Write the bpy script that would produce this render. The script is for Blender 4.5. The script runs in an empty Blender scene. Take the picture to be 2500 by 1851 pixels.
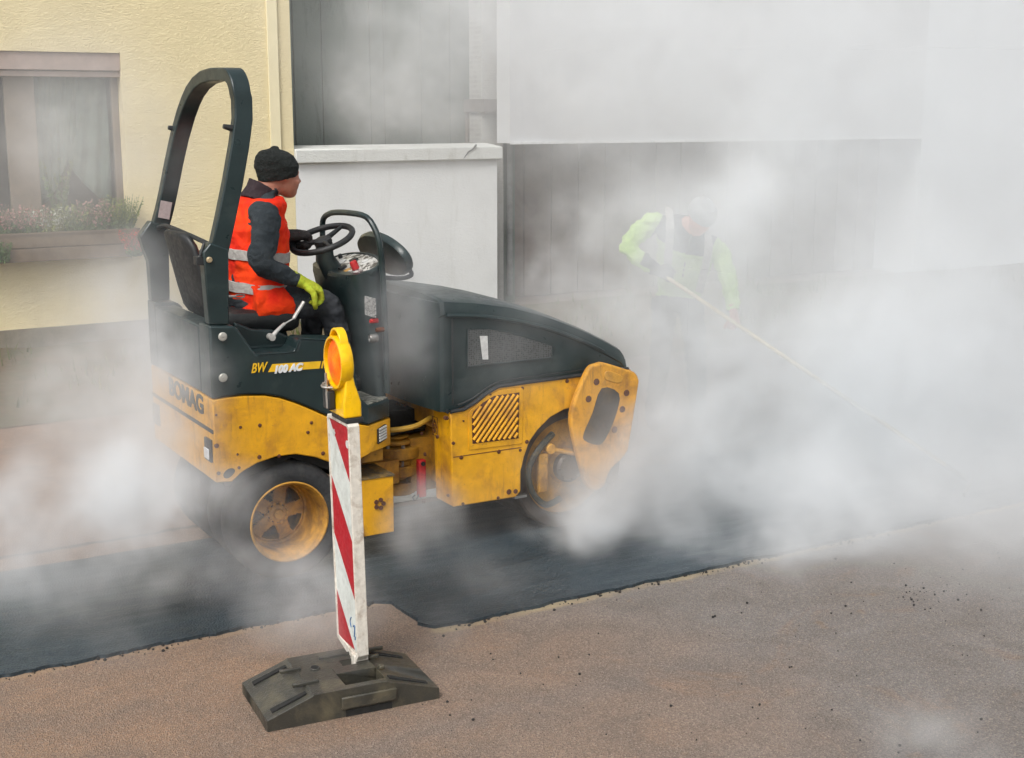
import bpy, bmesh, math, random
import numpy as np
from mathutils import Vector, Matrix, noise
random.seed(7)
SC = bpy.context.scene
COL = SC.collection
R = math.radians
# ------------------------------------------------------------------ camera, sky, sun, exposure
CAM_H, PITCH = 2.3, 11.364
cam_data = bpy.data.cameras.new('camera')
cam = bpy.data.objects.new('camera', cam_data)
COL.objects.link(cam)
cam.location = (0, 0, CAM_H)
cam.rotation_euler = (R(90 - PITCH), 0, 0)
cam_data.sensor_width = 36
cam_data.lens = 47.04
cam_data.clip_start = 0.05
cam_data.clip_end = 2000
SC.camera = cam

SUN_EL, SUN_AZ = 52.0, 205.0          # elevation, azimuth measured clockwise from +Y
world = bpy.data.worlds.new('World')
SC.world = world
world.use_nodes = True
wn = world.node_tree
bg = wn.nodes['Background']
sky = wn.nodes.new('ShaderNodeTexSky')
sky.sky_type = 'NISHITA'
sky.sun_disc = False
sky.sun_elevation = R(SUN_EL)
sky.sun_rotation = R(SUN_AZ)
sky.dust_density = 4.0
sky.air_density = 1.2
hs = wn.nodes.new('ShaderNodeHueSaturation')
hs.inputs['Saturation'].default_value = 0.18      # overcast: a grey sky
wn.links.new(sky.outputs[0], hs.inputs['Color'])
wn.links.new(hs.outputs[0], bg.inputs['Color'])
bg.inputs['Strength'].default_value = 0.12
sl = bpy.data.lights.new('sun', 'SUN')
sl.energy = 1.3
sl.angle = R(25)
sl.color = (1.0, 0.97, 0.93)
so = bpy.data.objects.new('sun', sl)
COL.objects.link(so)
d = Vector((math.sin(R(SUN_AZ)) * math.cos(R(SUN_EL)), math.cos(R(SUN_AZ)) * math.cos(R(SUN_EL)), math.sin(R(SUN_EL))))
so.rotation_euler = d.to_track_quat('Z', 'Y').to_euler()
so.location = (0, -5, 12)
SC.view_settings.view_transform = 'Standard'
SC.view_settings.look = 'None'
SC.view_settings.gamma = 1
SC.view_settings.exposure = 0.62
SC.cycles.use_denoising = True
SC.cycles.max_bounces = 10
SC.cycles.diffuse_bounces = 3
SC.cycles.glossy_bounces = 3
SC.cycles.volume_bounces = 8
SC.cycles.use_adaptive_sampling = True
SC.cycles.adaptive_threshold = 0.03
SC.cycles.adaptive_min_samples = 20
SC.cycles.volume_step_rate = 5
SC.cycles.volume_max_steps = 160
SC.cycles.sample_clamp_indirect = 6

# ------------------------------------------------------------------ measuring: photo points to real points on real planes
F, CX, CY = 3266.6, 1250.0, 925.5
KD = 1.1206                                   # photo px per overview px
_p = math.radians(PITCH)
_fw = np.array([0, math.cos(_p), -math.sin(_p)]); _up = np.array([0, math.sin(_p), math.cos(_p)]); _rt = np.array([1., 0, 0])
_cam = np.array([0, 0, CAM_H])
def ray(u, v): return _fw + _rt * ((u - CX) / F) - _up * ((v - CY) / F)
CR = {'D': (0, 0, 1 / KD), 'C1': (320, 130, 2.754), 'C2': (320, 650, 2.753), 'C3': (700, 600, 2.36), 'C4': (480, 1100, 2.2), 'C5': (0, 0, 2.36),
      'C6': (650, 0, 2.754), 'C7': (1400, 300, 2.0644), 'C8': (550, 350, 5.507), 'E1': (330, 520, 5.507), 'E2': (700, 480, 5.506),
      'E3': (540, 650, 5.5075), 'E4': (850, 900, 4.72), 'E5': (1230, 850, 3.516), 'E6': (0, 700, 2.753), 'E7': (1500, 1200, 2.231), 'E8': (770, 780, 5.16)}
def cpx(k, x, y):
    a, b, s = CR[k]
    return a + x / s, b + y / s
def ground(k, x, y, z=0.0):
    dd = ray(*cpx(k, x, y)); t = (z - CAM_H) / dd[2]
    return _cam + dd * t
def at_depth(k, x, y, dist):
    """world point on the ray of a photo point at world-Y distance dist"""
    dd = ray(*cpx(k, x, y)); t = dist / dd[1]
    return _cam + dd * t
class Frame:
    def __init__(s, o, az):
        s.o = np.array([o[0], o[1], 0.0]); a = math.radians(az); s.az = az
        s.X = np.array([math.sin(a), math.cos(a), 0]); s.Y = np.array([-math.cos(a), math.sin(a), 0]); s.Z = np.array([0, 0, 1.])
        s.rot = math.radians(90 - az)
    def on(s, k, px, py, y=None, x=None, z=None):
        dd = ray(*cpx(k, px, py))
        if y is not None: n = s.Y; c = y
        elif x is not None: n = s.X; c = x
        else: n = s.Z; c = z
        t = (c - (_cam - s.o) @ n) / (dd @ n); q = _cam + dd * t - s.o
        return (float(q @ s.X), float(q @ s.Y), float(q @ s.Z))
    def xz(s, k, pts, y=0.0):
        return [(lambda q: (q[0], q[2]))(s.on(k, a, b, y=y)) for a, b in pts]
    def loc(s, w):
        q = np.array(w) - s.o
        return (float(q @ s.X), float(q @ s.Y), float(q @ s.Z))
    def w(s, x, y, z): return tuple(s.o + s.X * x + s.Y * y + s.Z * z)
M = Frame(ground('D', 612, 1273), 59.5)       # the roller: X forward, Y left, origin under its right side
W = Frame(ground('D', 0, 770), 59.5)          # the house fronts: X along the street, Y behind the fronts

# ------------------------------------------------------------------ materials
def _nt(name):
    m = bpy.data.materials.new(name); m.use_nodes = True
    return m, m.node_tree, m.node_tree.nodes['Principled BSDF']
def _noise(nt, scale, detail=4, rough=.55, vec=None, dist=0.0):
    n = nt.nodes.new('ShaderNodeTexNoise'); n.inputs['Scale'].default_value = scale
    n.inputs['Detail'].default_value = detail; n.inputs['Roughness'].default_value = rough; n.inputs['Distortion'].default_value = dist
    if vec is not None: nt.links.new(vec, n.inputs['Vector'])
    return n.outputs[0]
def _ramp(nt, fac, a, b, ca=0.0, cb=1.0):
    n = nt.nodes.new('ShaderNodeMapRange'); n.inputs[1].default_value = a; n.inputs[2].default_value = b
    n.inputs[3].default_value = ca; n.inputs[4].default_value = cb; nt.links.new(fac, n.inputs[0])
    return n.outputs[0]
def _math(nt, op, a, b=None):
    n = nt.nodes.new('ShaderNodeMath'); n.operation = op
    for i, x in enumerate((a, b)):
        if x is None: continue
        if isinstance(x, (int, float)): n.inputs[i].default_value = x
        else: nt.links.new(x, n.inputs[i])
    return n.outputs[0]
def _mix(nt, fac, a, b, mode='MIX'):
    n = nt.nodes.new('ShaderNodeMix'); n.data_type = 'RGBA'; n.blend_type = mode
    if isinstance(fac, (int, float)): n.inputs[0].default_value = fac
    else: nt.links.new(fac, n.inputs[0])
    for i, x in ((6, a), (7, b)):
        if isinstance(x, tuple): n.inputs[i].default_value = (*x[:3], 1)
        else: nt.links.new(x, n.inputs[i])
    return n.outputs[2]
def _obj(nt, scale=None):
    t = nt.nodes.new('ShaderNodeTexCoord').outputs['Object']
    if scale is None: return t
    mp = nt.nodes.new('ShaderNodeMapping'); mp.inputs['Scale'].default_value = scale
    nt.links.new(t, mp.inputs['Vector']); return mp.outputs[0]
def _bump(nt, bs, h, strength, dist=.01):
    b = nt.nodes.new('ShaderNodeBump'); b.inputs['Strength'].default_value = strength; b.inputs['Distance'].default_value = dist
    nt.links.new(h, b.inputs['Height']); nt.links.new(b.outputs[0], bs.inputs['Normal']); return b
def paint(name, col, dirt=None, amt=.5, scale=6, rough=.45, metal=0.0, grime=None, bump=.15, bscale=60, spec=.5, streak=None):
    """painted, moulded or cast surface with its own dirt"""
    m, nt, bs = _nt(name)
    v = _obj(nt)
    c = col
    var = _noise(nt, scale * 2.3, 5, .6, v)
    dk = tuple(x * .78 for x in col)
    c = _mix(nt, _ramp(nt, var, .35, .7), col, dk)
    if dirt:
        n1 = _noise(nt, scale, 8, .68, v, .3)
        c = _mix(nt, _ramp(nt, n1, .62 - amt * .22, .80 - amt * .12, 0, min(1, .35 + amt)), c, dirt)
    if grime:
        n2 = _noise(nt, scale * 9, 6, .7, v)
        c = _mix(nt, _ramp(nt, n2, .60, .72, 0, .8), c, grime)
    if streak:
        n3 = _noise(nt, 1.0, 6, .7, _obj(nt, (34, 34, 5)), .6); n4 = _noise(nt, 2.4, 4, .6, v)
        c = _mix(nt, _math(nt, 'MULTIPLY', _ramp(nt, n3, .52, .70, 0, .75), _ramp(nt, n4, .42, .60)), c, streak)
        c = _mix(nt, _ramp(nt, _noise(nt, 95, 3, .6, v), .70, .75, 0, .75), c, (.16, .06, .015))
    nt.links.new(c, bs.inputs['Base Color'])
    nr = _noise(nt, scale * 4, 4, .6, v)
    nt.links.new(_ramp(nt, nr, .3, .7, rough * .8, min(1, rough * 1.3)), bs.inputs['Roughness'])
    bs.inputs['Metallic'].default_value = metal
    bs.inputs['Specular IOR Level'].default_value = spec
    if bump: _bump(nt, bs, _noise(nt, bscale, 4, .6, v), bump, .004)
    return m
def cloth(name, col, col2=None, scale=14, rough=.9, bump=.5):
    m, nt, bs = _nt(name)
    v = _obj(nt)
    n = _noise(nt, scale, 5, .6, v, .4)
    nt.links.new(_mix(nt, _ramp(nt, n, .3, .7), col, col2 or tuple(x * .65 for x in col)), bs.inputs['Base Color'])
    bs.inputs['Roughness'].default_value = rough
    bs.inputs['Specular IOR Level'].default_value = .2
    nb = _noise(nt, scale * 1.3, 3, .5, v, 1.2); nf = _noise(nt, 260, 2, .5, v)
    _bump(nt, bs, _math(nt, 'ADD', nb, _math(nt, 'MULTIPLY', nf, .12)), bump, .02)
    return m

YEL = paint('machine_yellow', (.75, .365, .006), dirt=(.30, .12, .02), amt=.55, scale=5, rough=.5, grime=(.30, .13, .03), bump=.25, streak=(.20, .085, .02))
YELF = paint('stained_yellow', (.66, .31, .018), dirt=(.22, .10, .03), amt=.7, scale=6, rough=.6, grime=(.14, .07, .03), bump=.4, streak=(.16, .08, .03))
YELD = paint('worn_yellow', (.60, .30, .03), dirt=(.15, .07, .025), amt=.9, scale=7, rough=.6, grime=(.10, .05, .02), bump=.4)
BLK = paint('black_cowling', (.013, .027, .028), dirt=(.045, .060, .056), amt=.5, scale=4, rough=.33, bump=.12)
BLK2 = paint('black_plastic', (.018, .020, .021), dirt=(.05, .05, .047), amt=.4, scale=9, rough=.5)
STEELG = paint('steel_grey', (.33, .33, .32), dirt=(.12, .10, .08), amt=.6, scale=12, rough=.4, metal=.7)
LABELW = paint('label_white', (.62, .62, .60), dirt=(.35, .34, .32), amt=.4, scale=20, rough=.5)
RUB = paint('tyre_rubber', (.030, .031, .032), dirt=(.075, .07, .065), amt=.6, scale=8, rough=.8, bump=.3)
REDP = paint('red_paint', (.50, .012, .014), dirt=(.16, .02, .02), amt=.4, scale=14, rough=.5)
DRUM = paint('drum_steel', (.10, .085, .075), dirt=(.05, .035, .03), amt=.8, scale=10, rough=.45, metal=.5)
RUST = paint('rust_spot', (.10, .035, .015), rough=.9, scale=30)
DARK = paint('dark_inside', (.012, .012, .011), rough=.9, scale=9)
HOSE = paint('hydraulic_hose', (.03, .035, .03), dirt=(.15, .09, .02), amt=.5, scale=25, rough=.6)
WHITEP = paint('dirty_white_plastic', (.70, .66, .58), dirt=(.26, .17, .10), amt=.55, scale=16, rough=.6, grime=(.30, .22, .15), bump=.2)
REDR = paint('red_reflective', (.43, .003, .012), dirt=(.26, .006, .012), amt=.2, scale=12, rough=.5, grime=None, spec=.3)
WHTR = paint('white_reflective', (.66, .70, .66), dirt=(.42, .43, .38), amt=.5, scale=14, rough=.4, grime=(.38, .36, .30))
LAMPY = paint('lamp_yellow', (.90, .52, .0), dirt=(.85, .38, .0), amt=.3, scale=8, rough=.3, bump=.05)
RUBB = paint('recycled_rubber', (.044, .042, .034), dirt=(.11, .095, .06), amt=.6, scale=7, rough=.36, grime=(.14, .12, .08), bump=.7, bscale=80)
SKIN = paint('skin', (.46, .19, .12), dirt=(.36, .13, .09), amt=.4, scale=20, rough=.5, bump=.05)
HAIRY = cloth('knit_cap', (.030, .034, .032), scale=60, bump=.6)
JACK = cloth('dark_fleece', (.028, .036, .042), (.050, .060, .066), scale=12, bump=.9)
TROU = cloth('work_trousers', (.030, .034, .040), (.055, .058, .062), scale=9)
VEST = cloth('orange_vest', (.92, .070, .008), (.74, .014, .010), scale=6, bump=.8)
REFL = cloth('reflective_tape', (.48, .46, .43), (.30, .28, .26), scale=20, bump=.5)
GLVG = cloth('green_glove', (.42, .55, .045), (.40, .38, .03), scale=26)
GLVB = cloth('black_glove', (.050, .045, .043), (.022, .020, .020), scale=30)
HIVY = cloth('yellow_jacket', (.44, .60, .22), (.28, .42, .12), scale=9, bump=1.0)
NAVY = cloth('navy_cloth', (.03, .035, .05), scale=10)
LENS = bpy.data.materials.new('amber_lens'); LENS.use_nodes = True
_b = LENS.node_tree.nodes['Principled BSDF']; _v = _obj(LENS.node_tree)
_vo = LENS.node_tree.nodes.new('ShaderNodeTexVoronoi'); _vo.inputs['Scale'].default_value = 130
LENS.node_tree.links.new(_v, _vo.inputs['Vector'])
LENS.node_tree.links.new(_mix(LENS.node_tree, _ramp(LENS.node_tree, _noise(LENS.node_tree, 14, 3, .5, _v), .4, .65), (.98, .12, .0), (.98, .28, .0)), _b.inputs['Base Color'])
_b.inputs['Roughness'].default_value = .38; _b.inputs['Specular IOR Level'].default_value = .25
_bump(LENS.node_tree, _b, _vo.outputs[0], .5, .004)

# ------------------------------------------------------------------ mesh helpers
class MB:
    """collects shapes into one bmesh and links them as ONE mesh object"""
    def __init__(s): s.bm = bmesh.new(); s.mi = 0
    def mat(s, i): s.mi = i; return s
    def face(s, vs):
        try: f = s.bm.faces.new(vs)
        except ValueError: return None
        f.material_index = s.mi; return f
    def poly(s, pts): return s.face([s.bm.verts.new(p) for p in pts])
    def ext(s, pa, pb):
        """solid between two matching outlines"""
        a = [s.bm.verts.new(p) for p in pa]; b = [s.bm.verts.new(p) for p in pb]
        s.face(a); s.face(list(reversed(b))); n = len(a)
        for i in range(n): s.face([a[i], b[i], b[(i + 1) % n], a[(i + 1) % n]])
    def box(s, x0, x1, y0, y1, z0, z1):
        s.ext([(x0, y0, z0), (x1, y0, z0), (x1, y1, z0), (x0, y1, z0)], [(x0, y0, z1), (x1, y0, z1), (x1, y1, z1), (x0, y1, z1)]); return s
    def xz(s, pts, y0, y1): s.ext([(x, y0, z) for x, z in pts], [(x, y1, z) for x, z in pts]); return s
    def xy(s, pts, z0, z1): s.ext([(x, y, z0) for x, y in pts], [(x, y, z1) for x, y in pts]); return s
    def yz(s, pts, x0, x1): s.ext([(x0, y, z) for y, z in pts], [(x1, y, z) for y, z in pts]); return s
    def rings(s, rr, cap=True, closed=False):
        vv = [[s.bm.verts.new(p) for p in r] for r in rr]; n = len(vv[0])
        m = len(vv)
        for i in range(m if closed else m - 1):
            a = vv[i]; b = vv[(i + 1) % m]
            for j in range(n): s.face([a[j], a[(j + 1) % n], b[(j + 1) % n], b[j]])
        if cap and not closed: s.face(list(reversed(vv[0]))); s.face(vv[-1])
        return s
    def tube(s, pts, r, n=10, smooth=0, cap=True, sec=None, closed=False, up=None):
        """round (or given section) sweep along a polyline; r a number or list; sec = list of (a,b) multipliers"""
        P = [Vector(p) for p in pts]
        rad = list(r) if isinstance(r, (list, tuple)) else [r] * len(P)
        if smooth:
            Q = []; RR = []
            m = len(P)
            rng = m if closed else m - 1
            for i in range(rng):
                if closed: p0, p1, p2, p3 = P[(i - 1) % m], P[i], P[(i + 1) % m], P[(i + 2) % m]
                else: p0, p1, p2, p3 = P[max(i - 1, 0)], P[i], P[i + 1], P[min(i + 2, m - 1)]
                for k in range(smooth):
                    t = k / smooth
                    Q.append(.5 * ((2 * p1) + (p2 - p0) * t + (2 * p0 - 5 * p1 + 4 * p2 - p3) * t * t + (3 * p1 - p0 - 3 * p2 + p3) * t ** 3))
                    RR.append(rad[i] * (1 - t) + rad[(i + 1) % m] * t)
            if not closed: Q.append(P[-1]); RR.append(rad[-1])
            P, rad = Q, RR
        N = Vector(up) if up else None
        rr = []
        for i, p in enumerate(P):
            if closed: T = (P[(i + 1) % len(P)] - P[i - 1]).normalized()
            else: T = (P[min(i + 1, len(P) - 1)] - P[max(i - 1, 0)]).normalized()
            if N is None: N = T.orthogonal()
            if up: nn = Vector(up)
            else: nn = N
            nn = (nn - T * nn.dot(T))
            if nn.length < 1e-6: nn = T.orthogonal()
            nn.normalize(); N = nn
            B = T.cross(nn)
            if sec: rr.append([tuple(p + nn * (a * rad[i]) + B * (b * rad[i])) for a, b in sec])
            else: rr.append([tuple(p + (nn * math.cos(2 * math.pi * j / n) + B * math.sin(2 * math.pi * j / n)) * rad[i]) for j in range(n)])
        return s.rings(rr, cap, closed)
    def lathe(s, c, prof, axis='y', n=32, cap=True):
        """prof = [(r, h)] revolved about an axis through c"""
        rr = []
        for r, h in prof:
            ring = []
            for j in range(n):
                a = 2 * math.pi * j / n; u, v = r * math.cos(a), r * math.sin(a)
                if axis == 'y': q = (c[0] + u, c[1] + h, c[2] + v)
                elif axis == 'x': q = (c[0] + h, c[1] + u, c[2] + v)
                else: q = (c[0] + u, c[1] + v, c[2] + h)
                ring.append(q)
            rr.append(ring)
        return s.rings(rr, cap)
    def ball(s, c, r, sx=1, sy=1, sz=1, n=16, m=10):
        rr = []
        for i in range(1, m):
            a = math.pi * i / m
            rr.append([(c[0] + r * sx * math.sin(a) * math.cos(2 * math.pi * j / n), c[1] + r * sy * math.sin(a) * math.sin(2 * math.pi * j / n), c[2] - r * sz * math.cos(a)) for j in range(n)])
        return s.rings(rr)
    def clip(s, co, no):
        """cut away everything on the no side"""
        g = s.bm.verts[:] + s.bm.edges[:] + s.bm.faces[:]
        res = bmesh.ops.bisect_plane(s.bm, geom=g, plane_co=co, plane_no=no, clear_outer=True)
        ed = [e for e in res['geom_cut'] if isinstance(e, bmesh.types.BMEdge)]
        if ed: bmesh.ops.holes_fill(s.bm, edges=ed, sides=0)
        return s
    def xform(s, mtx): s.bm.transform(mtx); return s
    def build(s, name, mats, parent=None, bevel=0, smooth=35, seg=2, loc=None, rot=None):
        bmesh.ops.recalc_face_normals(s.bm, faces=s.bm.faces)
        for f in s.bm.faces: f.smooth = smooth > 0
        if smooth:
            lim = math.radians(smooth)
            for e in s.bm.edges:
                if len(e.link_faces) == 2 and e.calc_face_angle(0) > lim: e.smooth = False
        me = bpy.data.meshes.new(name); s.bm.to_mesh(me); s.bm.free()
        for m in (mats if isinstance(mats, (list, tuple)) else [mats]): me.materials.append(m)
        o = bpy.data.objects.new(name, me); COL.objects.link(o)
        if parent is not None: o.parent = parent
        if loc is not None: o.location = loc
        if rot is not None: o.rotation_euler = rot
        if bevel:
            b = o.modifiers.new('bevel', 'BEVEL'); b.width = bevel; b.segments = seg; b.limit_method = 'ANGLE'; b.angle_limit = R(38)
            b.harden_normals = False; b.use_clamp_overlap = True
        return o
def bolts(name, mat, parent, items):
    """every bolt a piece of its own: items = (x, y, z, r, axis, side)"""
    for (x, y, z, r, ax_, h) in items:
        s = MB(); s.lathe((x, y, z), [(r, .004), (r * .92, -.003 * h), (r * .5, -.005 * h)], axis=ax_, n=10); s.build(name, mat, parent)
def tag(o, label=None, cat=None, group=None, kind=None):
    for k, v in (('label', label), ('category', cat), ('group', group), ('kind', kind)):
        if v: o[k] = v
    return o
def empty(name, loc, rz=0.0):
    o = bpy.data.objects.new(name, None); COL.objects.link(o); o.empty_display_size = .2
    o.location = loc; o.rotation_euler = (0, 0, rz); return o
def text_mesh(name, body, size, mat, parent, origin, xdir, updir, depth=.003, shear=0.0, bold=0.0, width=None):
    """real lettering lying on a surface: origin = lower left, xdir = reading direction"""
    cu = bpy.data.curves.new(name, 'FONT'); cu.body = body; cu.size = size; cu.extrude = depth / 2; cu.shear = shear; cu.offset = bold
    t = bpy.data.objects.new('tmp', cu); COL.objects.link(t)
    dg = bpy.context.evaluated_depsgraph_get()
    me = bpy.data.meshes.new_from_object(t.evaluated_get(dg)); bpy.data.objects.remove(t); bpy.data.curves.remove(cu)
    X = Vector(xdir).normalized(); U = Vector(updir).normalized(); Z = X.cross(U)
    xs = [v.co.x for v in me.vertices]; ys = [v.co.y for v in me.vertices]
    k = width / (max(xs) - min(xs)) if width else 1.0
    x0, y0 = min(xs), min(ys)
    for v in me.vertices:
        c = v.co.copy(); v.co = Vector(origin) + X * (c.x - x0) * k + U * (c.y - y0) + Z * c.z
    me.materials.clear(); me.materials.append(mat); me.name = name
    o = bpy.data.objects.new(name, me); COL.objects.link(o); o.parent = parent
    return o
def smooth_poly(pts, n=6, closed=False):
    P = [Vector((a, b, 0)) for a, b in pts]; Q = []; m = len(P)
    for i in range(m if closed else m - 1):
        if closed: p0, p1, p2, p3 = P[i - 1], P[i], P[(i + 1) % m], P[(i + 2) % m]
        else: p0, p1, p2, p3 = P[max(i - 1, 0)], P[i], P[i + 1], P[min(i + 2, m - 1)]
        for k in range(n):
            t = k / n
            q = .5 * ((2 * p1) + (p2 - p0) * t + (2 * p0 - 5 * p1 + 4 * p2 - p3) * t * t + (3 * p1 - p0 - 3 * p2 + p3) * t ** 3)
            Q.append((q.x, q.y))
    if not closed: Q.append(pts[-1])
    return Q
def lerp_tab(tab, x):
    if x <= tab[0][0]: return tab[0][1]
    for (a, b), (c, d2) in zip(tab, tab[1:]):
        if x <= c: return b + (d2 - b) * (x - a) / (c - a)
    return tab[-1][1]
# ================================================================== THE SETTING
# ---- ground sheets, laid along the street (object axes = W axes)
def street_obj(mb, name, mat, **kw):
    return mb.build(name, mat, loc=tuple(W.o), rot=(0, 0, W.rot), **kw)
def asphalt_old():
    m, nt, bs = _nt('old_pavement')
    v = _obj(nt); sep = nt.nodes.new('ShaderNodeSeparateXYZ'); nt.links.new(v, sep.inputs[0]); X, Y = sep.outputs[0], sep.outputs[1]
    big = _noise(nt, .55, 4, .6, v); mid = _noise(nt, 2.6, 5, .65, v, .5)
    # rusty brown on the left, greyer to the right
    fx = _math(nt, 'ADD', _ramp(nt, X, XG0, XG1, 0, 1), _math(nt, 'MULTIPLY', _math(nt, 'SUBTRACT', big, .5), 1.7))
    base = _mix(nt, _ramp(nt, fx, .1, .95), (.37, .225, .135), (.255, .232, .212))
    rz = _math(nt, 'MULTIPLY', _ramp(nt, Y, -6.8, -6.2), _math(nt, 'MULTIPLY', _ramp(nt, X, 1.0, 6.0, 1, .35), _ramp(nt, mid, .36, .56, .25, 1)))
    base = _mix(nt, rz, base, (.34, .15, .06))
    base = _mix(nt, _ramp(nt, mid, .38, .62, 0, .5), base, (.180, .150, .128))
    base = _mix(nt, _ramp(nt, _noise(nt, 1.6, 6, .7, v, 1.0), .55, .72, 0, .75), base, (.36, .21, .12))
    base = _mix(nt, _ramp(nt, _noise(nt, 5.5, 2, .5, v), .70, .76, 0, .55), base, (.36, .23, .13))
    # a paler worn track along the street
    tr = _math(nt, 'ABSOLUTE', _math(nt, 'ADD', _math(nt, 'ADD', Y, 9.25), _math(nt, 'MULTIPLY', _math(nt, 'SUBTRACT', mid, .5), .25)))
    base = _mix(nt, _ramp(nt, tr, .02, .12, .35, 0), base, (.22, .195, .18))
    # aggregate
    vo = nt.nodes.new('ShaderNodeTexVoronoi'); vo.inputs['Scale'].default_value = 185; nt.links.new(v, vo.inputs['Vector'])
    sp = nt.nodes.new('ShaderNodeSeparateColor'); nt.links.new(vo.outputs['Color'], sp.inputs[0])
    base = _mix(nt, _ramp(nt, sp.outputs[0], .0, 1, .0, .60), base, (.060, .048, .042))
    base = _mix(nt, _ramp(nt, sp.outputs[1], .80, .95, 0, .6), base, (.40, .32, .25))
    g2 = _noise(nt, 75, 3, .7, v)
    base = _mix(nt, _ramp(nt, g2, .35, .65, .0, .35), base, (.06, .047, .04))
    # yellow-brown fines washed along the cut edge of the new strip
    def band(y0, w, xlo, xhi, col, st, b0):
        dd = _math(nt, 'ABSOLUTE', _math(nt, 'ADD', _math(nt, 'SUBTRACT', Y, y0), _math(nt, 'MULTIPLY', _math(nt, 'SUBTRACT', _noise(nt, 7, 5, .7, v), .5), w * 2.2)))
        f = _ramp(nt, dd, w * .35, w, st, 0)
        gx = _math(nt, 'MULTIPLY', _math(nt, 'MULTIPLY', _ramp(nt, X, xlo - .02, xlo + .02), _ramp(nt, X, xhi - .02, xhi + .02, 1, 0)), _ramp(nt, _noise(nt, 1.7, 5, .7, v), .34, .60, .15, 1))
        return _mix(nt, _math(nt, 'MULTIPLY', f, gx), b0, col)
    base = band(EDGE_R - .015, .050, NOTCH_X, 40, (.42, .33, .18), .7, base)
    base = band(EDGE_L - .015, .035, -20, NOTCH_X0, (.36, .25, .15), .5, base)
    # old joint far side
    ck = _math(nt, 'ABSOLUTE', _math(nt, 'ADD', _math(nt, 'SUBTRACT', Y, CRACK_Y), _math(nt, 'MULTIPLY', _math(nt, 'SUBTRACT', _noise(nt, 3, 5, .8, v), .5), .18)))
    base = _mix(nt, _ramp(nt, ck, .006, .03, .9, 0), base, (.02, .018, .016))
    nt.links.new(base, bs.inputs['Base Color']); 
    nt.links.new(_ramp(nt, mid, .3, .7, .55, .85), bs.inputs['Roughness'])
    h = _math(nt, 'ADD', _math(nt, 'MULTIPLY', vo.outputs['Distance'], 2.2), _math(nt, 'ADD', _noise(nt, 60, 3, .7, v), _math(nt, 'MULTIPLY', _noise(nt, 220, 2, .6, v), .4)))
    _bump(nt, bs, h, .7, .004)
    return m
def asphalt_new():
    m, nt, bs = _nt('fresh_asphalt')
    v = _obj(nt, (1, 1, 1)); vs = _obj(nt, (.6, 2.2, 1))
    c = _mix(nt, _ramp(nt, _noise(nt, 2.0, 5, .6, vs), .35, .7), (.016, .028, .037), (.032, .050, .062))
    vo = nt.nodes.new('ShaderNodeTexVoronoi'); vo.inputs['Scale'].default_value = 95; nt.links.new(v, vo.inputs['Vector'])
    sp = nt.nodes.new('ShaderNodeSeparateColor'); nt.links.new(vo.outputs['Color'], sp.inputs[0])
    c = _mix(nt, _ramp(nt, sp.outputs[0], .70, .98, 0, .40), c, (.075, .09, .095))
    nt.links.new(c, bs.inputs['Base Color'])
    nt.links.new(_ramp(nt, _noise(nt, 6, 4, .6, vs), .35, .65, .30, .55), bs.inputs['Roughness'])
    h = _math(nt, 'ADD', _math(nt, 'MULTIPLY', vo.outputs['Distance'], 1.5), _noise(nt, 150, 3, .7, v))
    _bump(nt, bs, h, .6, .004)
    return m
def wpt(k, x, y, z=0): q = W.loc(ground(k, x, y, z)); return q[0], q[1]
EDGE_L = (wpt('D', 0, 1480)[1] + wpt('D', 735, 1330)[1]) / 2
EDGE_R = (wpt('D', 1338.6, 1288.6)[1] + wpt('D', 1678.6, 1217)[1] + wpt('D', 935, 1370)[1]) / 3
NOTCH_X0, NOTCH_X = wpt('D', 850, 1320)[0], wpt('D', 932, 1370)[0]
FAR_Y = wpt('D', 0, 1253)[1]
CRACK_Y = wpt('D', 1600, 962)[1]
VERGE_Y = wpt('D', 0, 935)[1]
XG0, XG1 = wpt('D', 500, 1600)[0], wpt('D', 1900, 1500)[0]
print('XG', XG0, XG1)
MAT_OLD, MAT_NEW = asphalt_old(), asphalt_new()
g = MB(); g.poly([(-150, -150, 0), (200, -150, 0), (200, 150, 0), (-150, 150, 0)])
tag(street_obj(g, 'road', MAT_OLD), kind='structure')
# fresh strip: real thickness, ragged near edge with a step where the wider lane begins
def ragged(pts, step=.03, amp=.012, s=0):
    out = []
    for (x0, y0), (x1, y1) in zip(pts, pts[1:]):
        n = max(1, int(math.hypot(x1 - x0, y1 - y0) / step))
        L = math.hypot(x1 - x0, y1 - y0); nx, ny = -(y1 - y0) / L, (x1 - x0) / L
        for i in range(n):
            t = i / n; x = x0 + (x1 - x0) * t; y = y0 + (y1 - y0) * t
            a = amp * (noise.noise(Vector((x * 6, y * 6, s))) * 1.4 + noise.noise(Vector((x * 31, y * 31, s + 3))) * .8)
            out.append((x + nx * a, y + ny * a))
    out.append(pts[-1]); return out
near = ragged([(-9, EDGE_L), (NOTCH_X0 - .05, EDGE_L), (NOTCH_X0 + .02, EDGE_L - .05), (NOTCH_X - .02, EDGE_R + .06), (NOTCH_X + .03, EDGE_R), (24, EDGE_R)], amp=.018)
far = ragged([(24, FAR_Y), (-9, FAR_Y)], step=.25, amp=.01, s=9)
g = MB(); g.xy(near + far, -.02, .016)
tag(street_obj(g, 'asphalt_road_strip', MAT_NEW, smooth=0), kind='structure')
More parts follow.
